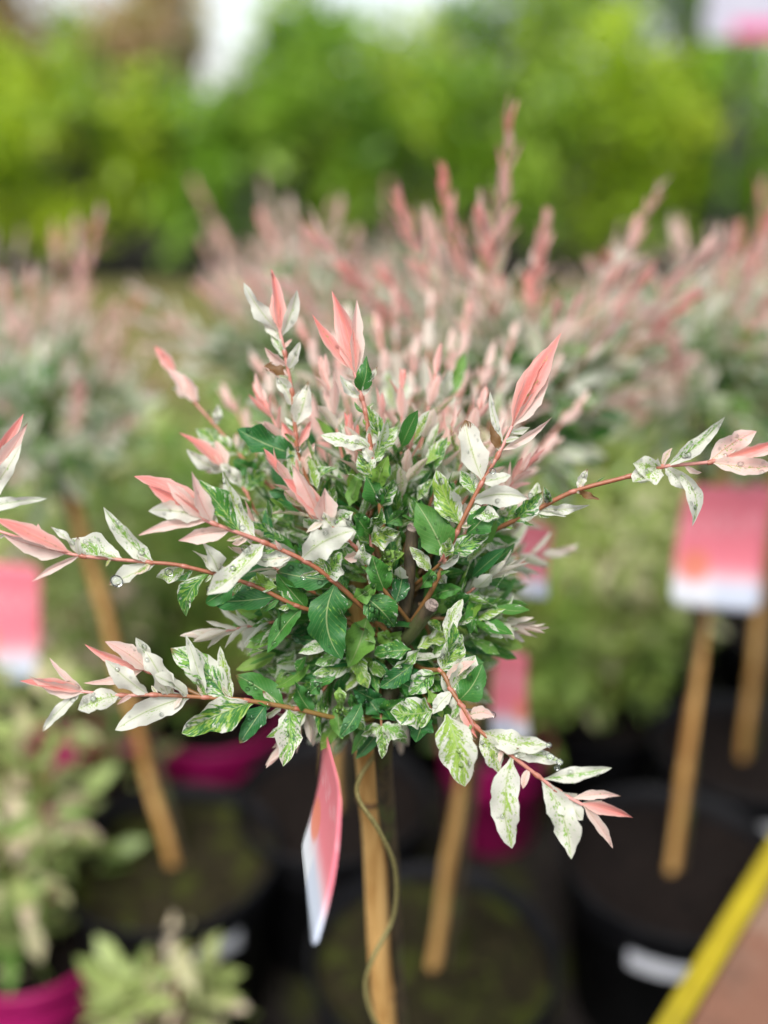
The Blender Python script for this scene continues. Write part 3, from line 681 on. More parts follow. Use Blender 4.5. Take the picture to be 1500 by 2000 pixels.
# --- further standards, out of focus
FAR = [(610, 740, 1.03, 27, 'dappled willow close behind the crown of the sharp willow', [P(440, 470, .98), P(520, 450, 1.0), P(600, 470, 1.0), P(690, 480, 1.0), P(420, 580, .95), P(500, 560, .93), P(590, 560, .93), P(660, 580, .92), P(350, 640, 1.0), P(740, 540, 1.0)]),
       (560, 680, 1.42, 21, 'dappled willow standing between the leaning stake and the sharp willow', [P(515, 375, 1.3), P(385, 370, 1.35), P(650, 400, 1.4), P(410, 490, 1.3), P(560, 410, 1.45)]),
       (790, 640, 1.60, 22, 'dappled willow hidden behind two nearer willow heads', [P(760, 375, 1.5), P(700, 470, 1.5)]),
       (1180, 700, 1.55, 23, 'dappled willow seen in the gap beside the labelled pot', []),
       (1430, 650, 1.75, 24, 'dappled willow deep in the row beyond the crimson tag', []),
       (-40, 720, 1.35, 25, 'dappled willow beyond the leaning stake', []),
       (1640, 690, 1.45, 26, 'dappled willow at the bench side end of the back row', [])]
for px, py, dp, sd_, lab, tp in FAR:
    c = P(px, py, dp); b_ = (c.x+random.uniform(-.02, .02), c.y+random.uniform(-.02, .02), SOIL)
    willow(b_, c, lab, tp, 26, 0.165, sd_, split=False, greenc=260, pinkness=.85)
    stake(b_, (c.x+.012, c.y+.012, c.z-0.01), 'bamboo stake of the ' + lab.replace('dappled ', ''))
    pot(b_[0], b_[1], 0.22, 0.12, 'pot_black', 'soil', 'black pot of the ' + lab.replace('dappled ', ''))

# ------------------------------------------------------------------ low cream-edged bushes in pots
def bush(x, y, z, rx, h, label, potkind, seed, tone=(0, 1), n=700, leaf=0.036, potr=0.085, poth=0.13, potlabel=None, z0=0.0, pinky=0.06, lift=.45):
    e = empty('low_shrub', (x, y, z0+poth-0.03), label, 'shrub', 'low variegated shrubs in pots')
    rg = random.Random(seed)
    for q in range(9):
        mb = MB(); a = rg.uniform(0, 6.28); s = rg.uniform(.3, .9)*rx
        tube(mb, [(x, y, z0+poth-0.04), (x+math.cos(a)*s*.4, y+math.sin(a)*s*.4, z0+poth+h*.4), (x+math.cos(a)*s, y+math.sin(a)*s, z0+poth+h*rg.uniform(.6, .95))], 0.0028, 0.001, seg=5, k=3, col0=(.2, .3, 0, 0), col1=(.5, .3, 0, 0))
        mb.build('stem', M['stem'], e)
    c = blob_crown((x, y, z0+poth+h*lift), (rx, rx, h*(lift+.03 if lift > .5 else .56)), n, leaf, tone, seed, clumps=26, hollow=0.25, aspect=2.6)
    tag(c.build('foliage', M['bush_pink' if pinky > .12 else 'bush'], e), kind='stuff')
    pot(x, y, poth, potr, potkind, 'soil', potlabel or ('pot under the ' + label), z0=z0)
def bush_at(px, py, z, *a, **k):
    p = PZ(px, py, z); bush(p.x, p.y, z, *a, **k)
bush_at(70, 1840, .13, .12, .36, 'cream and green low shrub in the magenta pot below the leaning willow', 'pot_magenta', 31, n=420, tone=(.1, 1), leaf=.040, pinky=.22, potr=.085, poth=.14, potlabel='magenta pot under the low shrub below the leaning willow')
bush_at(330, 2060, .10, .06, .13, 'small cream edged shrub beside the pot under the leaning stake', 'pot_black', 32, n=150, tone=(.3, 1), pinky=.2, potr=.07, poth=.11, potlabel='small black pot beside the mossy pot of the leaning stake')
bush_at(205, 1560, .13, .13, .38, 'bushy cream and olive shrub in a magenta pot behind the leaning stake', 'pot_magenta', 33, n=420, lift=.62, tone=(.1, 1), pinky=.15, potr=.09, poth=.17, potlabel='magenta pot behind the foot of the leaning stake')
bush_at(430, 1470, .13, .13, .36, 'olive green low shrub in a magenta pot behind the mossy pot', 'pot_magenta', 34, n=600, lift=.66, tone=(0, .8), potr=.10, poth=.20, potlabel='magenta pot behind the black mossy pot')
bush_at(650, 1420, .13, .12, .34, 'low shrub hidden behind the hanging tag of the sharp willow', 'pot_black', 35, n=700, potr=.09, poth=.17, potlabel='black pot behind the hanging tag of the sharp willow')
bush_at(965, 1480, .13, .13, .36, 'low cream edged shrub in a magenta pot behind the drooping shoot', 'pot_magenta', 36, n=800, tone=(0, .85), potr=.08, poth=.17, potlabel='magenta pot behind the drooping shoot tip')
bush_at(1180, 1420, .13, .14, .38, 'green and cream shrub between the second and the crimson tagged willow', 'pot_black', 37, n=600, tone=(.15, 1), potr=.09, poth=.16, potlabel='black pot between the second and the crimson tagged willow')
bush_at(90, 1290, .13, .15, .36, 'cream leaved shrub under the crown of the leaning willow', 'pot_magenta', 38, n=900, tone=(.1, 1), potr=.09, poth=.17, potlabel='magenta pot under the crown of the leaning willow')
bush_at(300, 1230, .13, .15, .42, 'dull green shrub in the second row behind the leaning stake', 'pot_black', 39, n=520, tone=(.15, 1), leaf=.046, potr=.09, poth=.17, potlabel='black pot in the second row behind the leaning stake')
bush_at(1300, 1230, .13, .15, .44, 'dull green shrub behind the stake of the crimson tagged willow', 'pot_black', 41, n=520, tone=(.15, 1), leaf=.046, potr=.09, poth=.17, potlabel='black pot behind the stake of the crimson tagged willow')
bush_at(1080, 1180, .13, .15, .46, 'green low shrub in the second row behind the drooping shoot', 'pot_black', 42, n=520, tone=(.15, 1), leaf=.046, potr=.09, poth=.17, potlabel='black pot in the second row behind the drooping shoot')

bush_at(150, 1400, .13, .13, .44, 'pinkish cream shrub hiding the middle of the leaning stake', 'pot_magenta', 43, n=700, tone=(.15, 1), pinky=.2, potr=.09, poth=.17, potlabel='magenta pot under the pinkish cream shrub by the leaning stake')
bush_at(1150, 1290, .13, .14, .50, 'loose cream green shrub beside the tags of the second willow', 'pot_black', 44, n=560, tone=(.2, 1), potr=.09, poth=.17, potlabel='black pot under the loose shrub beside the second willow')
bush_at(780, 1360, .13, .13, .40, 'dark green shrub behind the stake of the sharp willow', 'pot_black', 45, n=800, tone=(0, .6), potr=.09, poth=.17, potlabel='black pot behind the stake of the sharp willow')
bush_at(520, 1290, .13, .14, .46, 'cream flecked shrub between the leaning stake and the sharp willow', 'pot_magenta', 46, n=900, tone=(0, .9), pinky=.1, potr=.09, poth=.17, potlabel='magenta pot between the leaning stake and the sharp willow')

# ------------------------------------------------------------------ tags of the neighbours
e, t = card('plant_tag', P(1342, 948, .93), P(1516, 948, .97), P(1486, 1198, .985), P(1310, 1182, .945), 'large crimson and white printed tag on the willow above the labelled pot', 0.004)
strap(e, [t, np.array(P(1432, 905, .95)), np.array(P(1420, 860, .955))])
e, t = card('plant_tag', P(1022, 1012, .755), P(1082, 1030, .79), P(1070, 1172, .80), P(1015, 1165, .765), 'pink and orange printed tag high on the stake of the second willow', 0.003)
strap(e, [t, np.array(P(1040, 980, .77)), np.array(P(1000, 950, .785))])
e, t = card('plant_tag', P(970, 1272, .80), P(1032, 1278, .83), P(1036, 1450, .845), P(962, 1442, .815), 'white tag with a red corner low on the stake of the second willow', 0.003, flip=True)
strap(e, [t, np.array(P(985, 1250, .82)), np.array(P(950, 1230, .828))])
e, t = card('plant_tag', P(-50, 1095, 1.02), P(78, 1108, .99), P(70, 1330, 1.03), P(-60, 1340, 1.06), 'crimson tag hanging under the crown of the leaning willow', 0.003)
strap(e, [t, np.array(P(40, 1070, 1.0)), np.array(P(80, 1000, 1.0))])

# ================================================================== THE SHARP WILLOW
HC = (.72, 1245)
def hero():
    # stake: through the two photo points, standing plumb in depth
    tp = P(690, 1082, .478); r = ray(752, 2000); q = CAM + r*((tp.y+0.012)/r.y)
    d = (q-tp); base = tp + d*((SOIL-tp.z)/d.z)
    top = tp
    e = empty('dappled_willow', (base.x+0.012, base.y, base.z), 'sharp dappled willow with pink, white and green wet leaves tied to its stake', 'willow', 'potted standard willows')
    s = stake(base, top, 'orange tan bamboo stake carrying the sharp willow head', 0.0068)
    pot(base.x, base.y, 0.22, 0.125, 'pot_black', 'soil', 'black pot under the sharp willow')
    # trunk beside the stake
    def on(t, dx, dy): return np.array(base + (top-base)*t) + np.array((dx, dy, 0))
    core = np.array(P(778, 1262, .472))
    mt = MB()
    tube(mt, [on(-0.05, .009, .012), on(.35, .0085, .0125), on(.62, .009, .012), np.array(P(748, 1440, .485)), np.array(P(765, 1340, .478)), core], 0.0042, 0.0056, seg=10, k=7, bumps=0.08)
    tube(mt, [core+(core-np.array(P(800, 1210, .462)))*.1, np.array(P(790, 1190, .466)), np.array(P(799, 1120, .461)), np.array(P(806, 1034, .455))], 0.0036, 0.0030, seg=10, k=6, bumps=0.08)
    tube(mt, [core, np.array(P(800, 1240, .462)), np.array(P(842, 1184, .445))], 0.0036, 0.0031, seg=10, k=6, bumps=0.06)
    tube(mt, [core, np.array(P(745, 1200, .485)), np.array(P(700, 1120, .50))], 0.004, 0.003, seg=8, k=5, bumps=.05)
    tube(mt, [core, np.array(P(830, 1150, .49)), np.array(P(870, 1060, .51))], 0.004, 0.003, seg=8, k=5, bumps=.05)
    trunk = mt.build('trunk', M['bark'], e)
    for (x, y, d_, rr, x2, y2, d2) in ((806, 1034, .455, .0031, 808, 1026, .4542), (842, 1184, .445, .0032, 846, 1178, .4435)):
        mc = MB(); tube(mc, [P(x, y, d_), P(x2, y2, d2)], rr, rr*0.86, seg=10, k=2); mc.build('cut_end', M['cutwood'], trunk)
    # ---------------- shoots traced from the photo: (px, py, depth) polyline from core outwards
    SH = {
     'A': [(760, 1250, .470), (650, 1205, .458), (576, 1182, .450), (488, 1141, .445), (360, 1106, .440), (290, 1098, .438), (160, 1086, .436), (100, 1070, .436), (-55, 1020, .438)],
     'B': [(770, 1245, .468), (693, 1172, .450), (649, 1133, .444), (598, 1097, .440), (517, 1060, .436), (418, 1023, .432), (380, 1005, .431)],
     'C': [(740, 1400, .478), (686, 1408, .470), (576, 1384, .458), (480, 1368, .450), (400, 1362, .446), (300, 1357, .442), (240, 1358, .440), (150, 1350, .438)],
     'C2': [(400, 1362, .446), (340, 1335, .447), (290, 1312, .448), (250, 1295, .449)],
     'D': [(690, 1130, .478), (620, 980, .476), (585, 900, .474), (578, 850, .473), (570, 765, .472), (556, 690, .472), (545, 640, .472)],
     'E': [(760, 1150, .468), (743, 990, .462), (735, 940, .461), (725, 880, .460), (714, 805, .460), (706, 775, .460), (692, 725, .460)],
     'F': [(800, 1215, .462), (760, 1165, .452), (720, 1110, .446), (690, 1065, .441), (650, 1030, .438), (620, 1010, .437)],
     'G': [(800, 1080, .498), (823, 950, .510), (835, 900, .515), (857, 843, .52), (870, 780, .524)],
     'H': [(795, 1230, .466), (847, 1146, .452), (893, 1039, .446), (940, 945, .444), (973, 889, .444), (1000, 833, .446)],
     'I': [(860, 1110, .490), (920, 1060, .474), (960, 1038, .468), (1040, 1000, .460), (1120, 960, .454), (1230, 930, .448), (1290, 912, .446), (1390, 902, .444), (1430, 888, .444)],
     'J': [(770, 1275, .478), (825, 1306, .462), (862, 1312, .450), (882, 1348, .446), (902, 1378, .442), (930, 1420, .439), (985, 1465, .436), (1050, 1515, .434), (1090, 1545, .433), (1138, 1572, .432)],
     'K': [(-55, 1020, .438), (-80, 990, .440), (-60, 955, .442)],
     'L': [(640, 1040, .49), (505, 930, .500), (470, 890, .506), (415, 825, .514), (380, 785, .518), (345, 735, .522)],
     'M': [(700, 1160, .48), (560, 1120, .47), (480, 960, .49), (435, 912, .495)],
     'N': [(770, 1300, .480), (860, 1290, .485), (930, 1250, .50)],
     'O': [(770, 1270, .480), (640, 1250, .490), (540, 1240, .495)],
     'Q': [(770, 1020, .50), (770, 880, .53), (767, 800, .54)],
     'S': [(800, 1310, .470), (845, 1388, .452)],
     'T': [(790, 1180, .465), (735, 1100, .46), (720, 1040, .458)],
     'V': [(740, 1330, .475), (745, 1418, .462)],
     'X': [(800, 1150, .470), (850, 1110, .450), (868, 1090, .446)],
    }
    RAD = {'A': (.0016, .0009), 'B': (.0018, .0011), 'C': (.0018, .0009), 'H': (.0018, .0010), 'J': (.0017, .0010), 'I': (.0018, .0010), 'E': (.0019, .0012), 'D': (.0019, .0010)}
    # leaves: base x,y  tip x,y  width  type  [roll deg]  [sway]  [depth step mm at tip]
    LV = {
     'A': [(140,1083,-12,1012,36,'P',25),(135,1086,6,1045,44,'p',-20),(160,1080,97,1028,16,'w'),(155,1092,62,1136,15,'p'),(238,1092,140,1052,42,'s',20),(300,1096,202,990,36,'s',-10,.05),
           (305,1106,212,1143,32,'w',25),(362,1106,305,1128,30,'s'),(404,1133,364,1204,34,'v',20,-.12),(470,1140,402,1178,36,'g'),(545,1150,404,1172,44,'g',10,.06),(540,1146,486,1138,36,'v'),
           (450,1126,375,1075,24,'s'),(430,1122,395,1060,26,'w',30),(590,1188,522,1276,38,'g',15,-.06),(600,1190,540,1120,40,'g')],
     'B': [(418,1023,262,930,44,'P',10,-.06),(412,1020,290,948,40,'P',-25),(416,1020,374,920,40,'p',20,.06),(400,1015,325,940,34,'p'),(395,1020,290,998,36,'w',15),(405,1028,270,1046,22,'p',0,-.06),(450,1042,348,1056,34,'p',-15),
           (502,1045,434,918,36,'s',-15,.06),(470,1036,380,936,42,'o',15),(515,1064,404,1162,42,'s',20,.04),(568,1098,490,1094,30,'w'),(586,1100,692,1036,52,'w',10,.10),(649,1135,600,1066,34,'v',10),
           (655,1140,668,1288,76,'e',-5,-.16),(645,1137,540,1116,52,'g',10),(692,1172,640,1184,28,'g'),(640,1128,668,1080,44,'v'),(690,1170,735,1140,30,'g',20)],
     'C': [(165,1350,38,1330,26,'P',10),(168,1348,56,1320,36,'p',-20),(168,1345,96,1284,14,'p',0,.05),(158,1362,82,1430,20,'w',0,-.05),(234,1355,152,1386,40,'s',10),(368,1358,300,1318,36,'w',40),
           (372,1361,225,1426,48,'w',-10,-.05),(330,1360,284,1272,40,'w',20),(290,1356,205,1288,34,'w',-15),(446,1362,333,1266,58,'v',5,-.05),(455,1364,430,1262,24,'s',0,.05),(495,1372,355,1432,56,'v',-10,-.06),
           (556,1378,460,1318,48,'g',5),(562,1386,553,1497,46,'v',5,.06),(520,1378,468,1452,36,'g',10),(400,1362,362,1238,22,'w',0),(610,1395,575,1330,36,'g'),(640,1400,600,1345,34,'v',20),(600,1390,520,1440,30,'v')],
     'C2': [(285,1310,165,1258,22,'P'),(292,1312,205,1253,38,'p',15),(280,1310,163,1334,18,'p',0,.06),(320,1325,265,1245,30,'w',-20)],
     'D': [(545,652,529,524,28,'P',20),(548,648,476,552,26,'w',-20,.04),(556,656,580,566,24,'w',15),(546,650,540,545,26,'P',-30),(556,668,508,612,28,'S',10),(560,722,586,668,20,'w'),(552,716,517,678,26,'p'),(566,744,513,716,24,'p',15),
           (566,735,515,715,22,'b',35),(574,795,538,735,26,'w',10),(578,832,602,744,36,'S',-5,-.05),(582,872,550,822,28,'P'),(588,874,607,822,18,'P'),(590,880,560,850,18,'p'),(600,900,615,865,22,'p'),(580,890,463,838,48,'g',10,.06),
           (575,800,592,760,18,'w'),(560,700,530,650,18,'s'),(600,935,545,905,30,'v'),(605,940,660,915,34,'v'),(600,930,590,890,20,'p')],
     'E': [(692,738,648,568,46,'P',-15,-.05),(692,738,697,586,34,'p',25,.04),(690,728,650,600,30,'P',35),(688,722,610,614,26,'P',0,.03),(706,765,716,694,34,'o',-10,-.10),(702,778,664,732,20,'w',0,.10),(716,775,738,714,14,'S'),
           (716,872,626,850,30,'s',20,.08),(733,905,776,834,32,'v',10,.08),(735,958,700,884,38,'v',-10,-.08),(738,955,758,890,30,'g',10,.08),(730,905,708,872,20,'w'),(742,990,715,930,36,'g'),(744,990,770,935,34,'v'),(724,870,740,820,26,'s')],
     'F': [(628,1022,553,934,44,'P',15,-.06),(622,1012,570,905,36,'p',-20),(640,1022,634,953,52,'p',10,.05),(650,1025,690,1000,30,'s'),(632,1020,590,950,30,'P',-25),(655,1035,625,1000,28,'w'),(688,1062,660,1005,34,'S',10),
           (712,1165,770,1224,62,'d',5,.06),(752,1155,727,1084,44,'g',10,.05),(700,1080,672,1090,26,'p'),(720,1110,735,1150,30,'v'),(722,1105,710,1062,28,'s'),(770,1180,786,1104,34,'g',10,-.05)],
     'G': [(868,785,850,722,24,'s'),(876,782,906,686,26,'o',10,-.06),(833,903,808,824,46,'g',10,.05),(838,906,905,858,42,'d',10),(830,920,790,880,36,'g'),(870,780,880,720,20,'w'),(824,950,870,925,36,'v'),(822,950,790,905,38,'g')],
     'H': [(1000,835,1096,650,42,'P',15,.04),(1003,832,1085,668,34,'P',-25),(1006,830,1072,736,30,'p',15,-.03),(985,885,1079,814,20,'p',10,-.04),(975,862,957,764,13,'w',0,.05),(972,880,958,830,18,'b'),(952,945,908,820,48,'S',10,.05),(948,945,998,928,28,'w'),
           (934,985,1030,973,40,'w',20,.10),(896,1022,852,918,48,'v',-5,.04),(862,1088,813,982,64,'g',5,-.03),(912,1042,958,985,46,'g',10,-.05),(930,965,900,920,32,'v'),(870,1085,955,1045,34,'v',10,.05),(885,1050,940,1070,30,'g'),(915,1000,975,1010,30,'s'),(893,1040,840,1010,40,'g')],
     'I': [(1292,916,1236,942,52,'s',10),(1290,908,1236,905,40,'s',-20),(1302,908,1416,814,28,'s',0,-.05),(1308,926,1352,1028,28,'s',10,.22),(1300,922,1345,956,26,'w',10),(1385,905,1478,842,40,'q',10,.05),(1390,906,1515,912,34,'q',-10,-.06),(1415,895,1520,858,26,'P',10),(1425,890,1530,880,26,'p'),
           (1128,952,1148,916,16,'S'),(1125,962,1172,976,12,'b'),(1055,995,1152,986,20,'w',10,-.05),(1040,1002,1106,1009,9,'w'),(1045,1000,1050,942,24,'s'),(1075,985,1062,950,16,'v'),(1000,1020,1060,960,34,'v',10),(985,1025,940,985,36,'g'),(960,1040,1010,985,38,'v',15),(935,1055,990,1062,28,'s')],
     'J': [(1135,1566,1236,1597,28,'P',10,.04),(1120,1556,1213,1555,20,'p',0,.06),(1140,1580,1197,1657,22,'p',0,.04),(1090,1540,1138,1602,42,'w',10),(1056,1526,1116,1678,50,'q2',-5,.08),(998,1480,1000,1657,54,'s',5,-.07),(1062,1518,1195,1500,24,'s',10,.03),
           (940,1424,1076,1455,40,'s',10,-.05),(982,1472,1100,1490,28,'s',0,.03),(936,1430,976,1512,36,'s',5,.05),(872,1395,908,1536,70,'v',5,.05),(902,1376,932,1442,24,'P'),(918,1396,966,1400,28,'p',0,.12),(882,1348,928,1280,46,'s',10),(882,1358,906,1425,26,'w'),
           (880,1352,845,1395,26,'w'),(862,1312,903,1238,46,'v',10),(905,1362,942,1296,46,'g',10),(872,1252,904,1170,28,'s',0,.06),(866,1290,885,1215,26,'v'),(880,1320,930,1290,24,'p'),(850,1310,796,1356,40,'v',10),(862,1312,880,1380,34,'w')],
     'K': [(-60,960,46,808,34,'P',10),(-50,970,54,826,36,'p',-10),(-45,985,42,866,30,'w',5),(-60,1000,92,974,22,'w',0,.04)],
     'L': [(345,736,302,676,26,'P'),(380,788,324,718,32,'p',10),(384,786,358,730,32,'p',-10),(372,775,345,745,26,'p'),(468,886,382,838,36,'v',10),(418,830,425,790,16,'w'),(470,890,500,850,28,'v'),(505,930,455,900,34,'g'),(500,925,530,880,36,'v')],
     'M': [(438,918,349,845,32,'P'),(440,922,364,878,26,'w'),(440,920,420,860,28,'p'),(470,955,430,905,24,'w'),(480,960,520,920,34,'v'),(490,990,440,975,34,'g'),(510,1030,560,990,36,'v'),(520,1060,470,1010,40,'v')],
     'N': [(930,1250,1022,1265,34,'g',10),(900,1265,945,1225,30,'v'),(930,1250,960,1200,28,'g'),(870,1288,910,1310,30,'g')],
     'O': [(545,1242,457,1222,34,'c',10),(545,1244,463,1262,34,'c',10),(530,1250,488,1304,30,'c'),(560,1245,530,1190,30,'c'),(555,1265,512,1326,42,'v'),(600,1262,642,1312,46,'v',10),(620,1270,545,1330,40,'c'),(600,1280,565,1378,34,'c'),(640,1255,600,1215,34,'g')],
     'Q': [(767,802,758,718,42,'s'),(770,802,795,735,30,'w'),(768,830,735,800,26,'p'),(770,860,815,825,34,'v'),(770,880,730,850,36,'v')],
     'S': [(845,1388,762,1390,58,'v',5,.06),(828,1392,812,1450,48,'g',10),(825,1350,780,1330,40,'g'),(830,1360,870,1400,34,'g')],
     'T': [(712,1062,782,1038,46,'v',10,.12),(755,1022,796,988,30,'g'),(722,1045,690,1000,34,'g'),(724,1040,745,990,32,'v'),(730,1080,690,1055,30,'g'),(738,1110,790,1080,36,'d'),(738,1236,784,1274,46,'g'),(716,1207,680,1304,58,'g',5,.04),(735,1100,780,1130,30,'v')],
     'V': [(742,1416,796,1442,32,'v'),(740,1416,705,1436,26,'v'),(744,1420,746,1482,24,'v',0,.05),(745,1400,715,1360,36,'g'),(745,1390,790,1365,36,'g'),(742,1370,690,1345,40,'g')],
     'X': [(842,1118,800,1068,24,'s'),(856,1106,900,1076,22,'w'),(862,1100,866,1080,18,'P'),(845,1165,902,1150,28,'g'),(868,1092,880,1050,26,'v'),(850,1112,870,1140,22,'s'),(848,1115,820,1150,32,'g')],
    }
    TY = {'P': (1.0, .02, 0), 'p': (.40, .03, 0), 'w': (.05, .12, 0), 's': (.05, .36, 0), 'S': (.08, .16, .20), 'v': (0, .58, 0), 'g': (0, .98, 0), 'd': (0, .86, 0), 'o': (0, .80, .06), 'b': (.1, .1, .95), 'q': (.42, .16, 0), 'q2': (.06, .28, 0), 'c': (.12, .05, 0), 'e': (0, .84, 0)}
    def depth_at(sh, x, y):
        best = 1e9; dd = sh[0][2]
        for a, b_ in zip(sh[:-1], sh[1:]):
            ax, ay, bx, by = a[0], a[1], b_[0], b_[1]; l2 = (bx-ax)**2+(by-ay)**2
            t = max(0, min(1, ((x-ax)*(bx-ax)+(y-ay)*(by-ay))/l2)); px, py = ax+(bx-ax)*t, ay+(by-ay)*t
            q_ = (x-px)**2+(y-py)**2
            if q_ < best: best = q_; dd = a[2]+(b_[2]-a[2])*t; foot = (px, py)
        return dd, foot
    rg = random.Random(3); nleaf = 0
    front = {'N', 'O', 'L', 'G', 'Q', 'M'}
    def put(so, sh, spec, drops, wet=1.0):
        x0, y0, x1, y1, wd, ty = spec[:6]; roll = spec[6] if len(spec) > 6 else rg.uniform(-30, 30); sway = spec[7] if len(spec) > 7 else rg.uniform(-.06, .06)
        dz = spec[8]/1000 if len(spec) > 8 else rg.uniform(-.010, .006)
        d0, foot = depth_at(sh, x0, y0)
        # base sits on the stem
        bx, by = (foot if math.hypot(foot[0]-x0, foot[1]-y0) < 16 else (x0, y0))
        base = np.array(P(bx, by, d0)); tip = np.array(P(x1, y1, d0+dz)); W = wd*d0/F
        d = tip-base; d /= np.linalg.norm(d)
        n = np.array(CAM)-(base+tip)/2; n = n-d*np.dot(n, d); n /= np.linalg.norm(n); n = rot_about(n, d, R(roll*1.2))
        pk, gr, br = TY[ty]
        col = (np.clip(pk+rg.uniform(-.08, .08)*(pk > .1), 0, 1), np.clip(gr+rg.uniform(-.09, .09), 0, 1), rg.random(), br if br else (0.14 if rg.random() < .07 else 0))
        mb = MB(); young = ty in ('P', 'p')
        fold = rg.uniform(.40, .75) if young else rg.uniform(.15, .60)
        V = leaves(mb, 'hero', base, tip, W/max(.72, math.cos(fold))*(.92 if young else 1.06), n, col, fold=fold, arc=rg.uniform(-.02, .05) if young else rg.uniform(-.05, .13), sway=sway, wave=rg.uniform(.02, .12) if young else rg.uniform(.25, .75),
                   pw=.62 if not young else .72, qw=.80 if not young else 1.0, twist=rg.uniform(-1.5, 1.5))[0]
        o = mb.build('leaf', M['leaf'], so)
        # droplets on the upper face
        if ty in 'PpwsSvgdeq' or ty == 'q2':
            mx = {'d': 16, 'e': 12, 'g': 8, 'v': 8, 's': 6, 'S': 4, 'w': 3, 'p': 1, 'P': 1}.get(ty, 4)
            for _ in range(int(rg.uniform(.25, 1.9)*mx*wet+.3)):
                i = rg.randint(3, 12); j = rg.randint(1, 5); idx = i*7+j
                c = V[idx]; e1 = V[idx+7]-V[idx-7]; e2 = V[idx+1]-V[idx-1]; nn = np.cross(e1, e2); nn /= np.linalg.norm(nn)+1e-9
                if np.dot(nn, np.array(CAM)-c) < 0: nn = -nn
                f1, f2 = rg.uniform(-.45, .45), rg.uniform(-.4, .4)
                rr = rg.choice((.0003, .0003, .00035, .0004, .0005, .0005, .0007, .0010, .0013))
                if mx > 10: rr *= 1.25
                drop(drops, c + e1*f1*.5 + e2*f2*.5 + nn*rr*.25, nn, rr, rg.uniform(.5, .75))
        return V
    BIG = {'A': [(228, 1135, .0026), (330, 1118, .0017), (410, 1150, .0014)], 'J': [(1075, 1478, .0016), (1093, 1488, .0015), (1088, 1500, .0013), (962, 1396, .0014), (1165, 1512, .0012), (1072, 1455, .0012)], 'H': [(962, 920, .0014)], 'D': [(583, 878, .0014)], 'F': [(683, 1022, .0015)], 'B': [(480, 1072, .0018), (455, 1110, .0012), (592, 1128, .0011)]}
    for k, sh in SH.items():
        mb = MB(); r0, r1 = [q*.76 for q in RAD.get(k, (.0014, .0008))]
        g0 = .45 if k == 'C' else .1
        pts = [P(*q) for q in sh]
        pink0 = {'B': .38, 'A': .34, 'I': .22, 'E': .30, 'D': .34, 'G': .5, 'L': .45}.get(k, .20)
        tube(mb, pts, r0, r1, seg=8, k=5, col0=(pink0, g0, 0, 0), col1=(1.0 if k not in 'NSVX' else .4, 0, 0, 0))
        # node swellings where leaf pairs sit
        for q in sh[2:-1]:
            c = np.array(P(*q)); mv = np.array(P(*sh[-1]))-c; mv /= np.linalg.norm(mv)
            tube(mb, [c-mv*.0022, c, c+mv*.0018], lambda f: (r0+r1)/2*(.95+.28*math.sin(math.pi*f)), seg=8, k=3, col0=(.7, 0, 0, 0), col1=(.8, 0, 0, 0), cap=False)
        so = mb.build('shoot', M['stem'], e)
        drops = MB(); sm = MB(); Bs = []; Ts = []; Cs = []; Ws = []; Ns = []
        for a_, c_ in zip(sh[1:-1], sh[2:]):
            ln = math.hypot(c_[0]-a_[0], c_[1]-a_[1]); dx, dy = (c_[0]-a_[0])/ln, (c_[1]-a_[1])/ln
            for q in range(max(1, int(ln/(46 if k == 'I' else 24)))):
                f = rg.random(); x, y, dp = a_[0]+dx*ln*f, a_[1]+dy*ln*f, a_[2]+(c_[2]-a_[2])*f
                sd2 = rg.choice((-1, 1)); an = rg.uniform(.4, 1.2)*sd2; ex_, ey_ = dx*math.cos(an)-dy*math.sin(an), dx*math.sin(an)+dy*math.cos(an); l = rg.uniform(14, 44)
                Bs.append(P(x, y, dp)); Ts.append(P(x+ex_*l, y+ey_*l, dp+rg.uniform(-.006, .006))); Ws.append(l*rg.uniform(.26, .42)*dp/F)
                along = (sh.index(c_)-1)/len(sh); g_ = max(0, .95-1.25*along+rg.uniform(-.3, .3)) if k != 'V' else .8
                Cs.append((min(1, max(0, along*rg.uniform(-.2, .9))), g_, rg.random(), rg.choice((0, 0, 0, .25)))); Ns.append(np.array(CAM)-np.array(P(x, y, dp)) + np.array([rg.uniform(-.25, .25) for _ in range(3)]))
        if Bs: leaves(sm, 'mid', np.array(Bs), np.array(Ts), np.array(Ws), np.array(Ns), np.array(Cs), fold=.35, arc=np.array([rg.uniform(-.12, .12) for _ in Bs]), sway=np.array([rg.uniform(-.1, .1) for _ in Bs]), wave=.3)
        if Bs: tag(sm.build('small_leaves', M['leaf'], so), kind='stuff')
        for spec in LV[k]:
            put(so, sh, spec, drops); nleaf += 1
        for (x, y, rr) in BIG.get(k, []):
            d0, _ = depth_at(sh, x, y); c = np.array(P(x, y, d0-.003)); drop(drops, c, np.array(CAM)-c, rr, .85, 12, 8)
        if drops.n: tag(drops.build('water_droplets', M['water'], so), kind='stuff')
    # ---------------- leaves of the dense middle, between the traced ones
    mb = MB(); sh = [(760, 1290, .475), (730, 1180, .472), (720, 1050, .476), (730, 960, .484)]
    pts = [P(*q) for q in sh]; tube(mb, pts, .0022, .0012, seg=8, k=5, col0=(.3, .2, 0, 0), col1=(.5, 0, 0, 0)); so = mb.build('shoot', M['stem'], e); drops = MB()
    rr_ = random.Random(21); cnt = 0
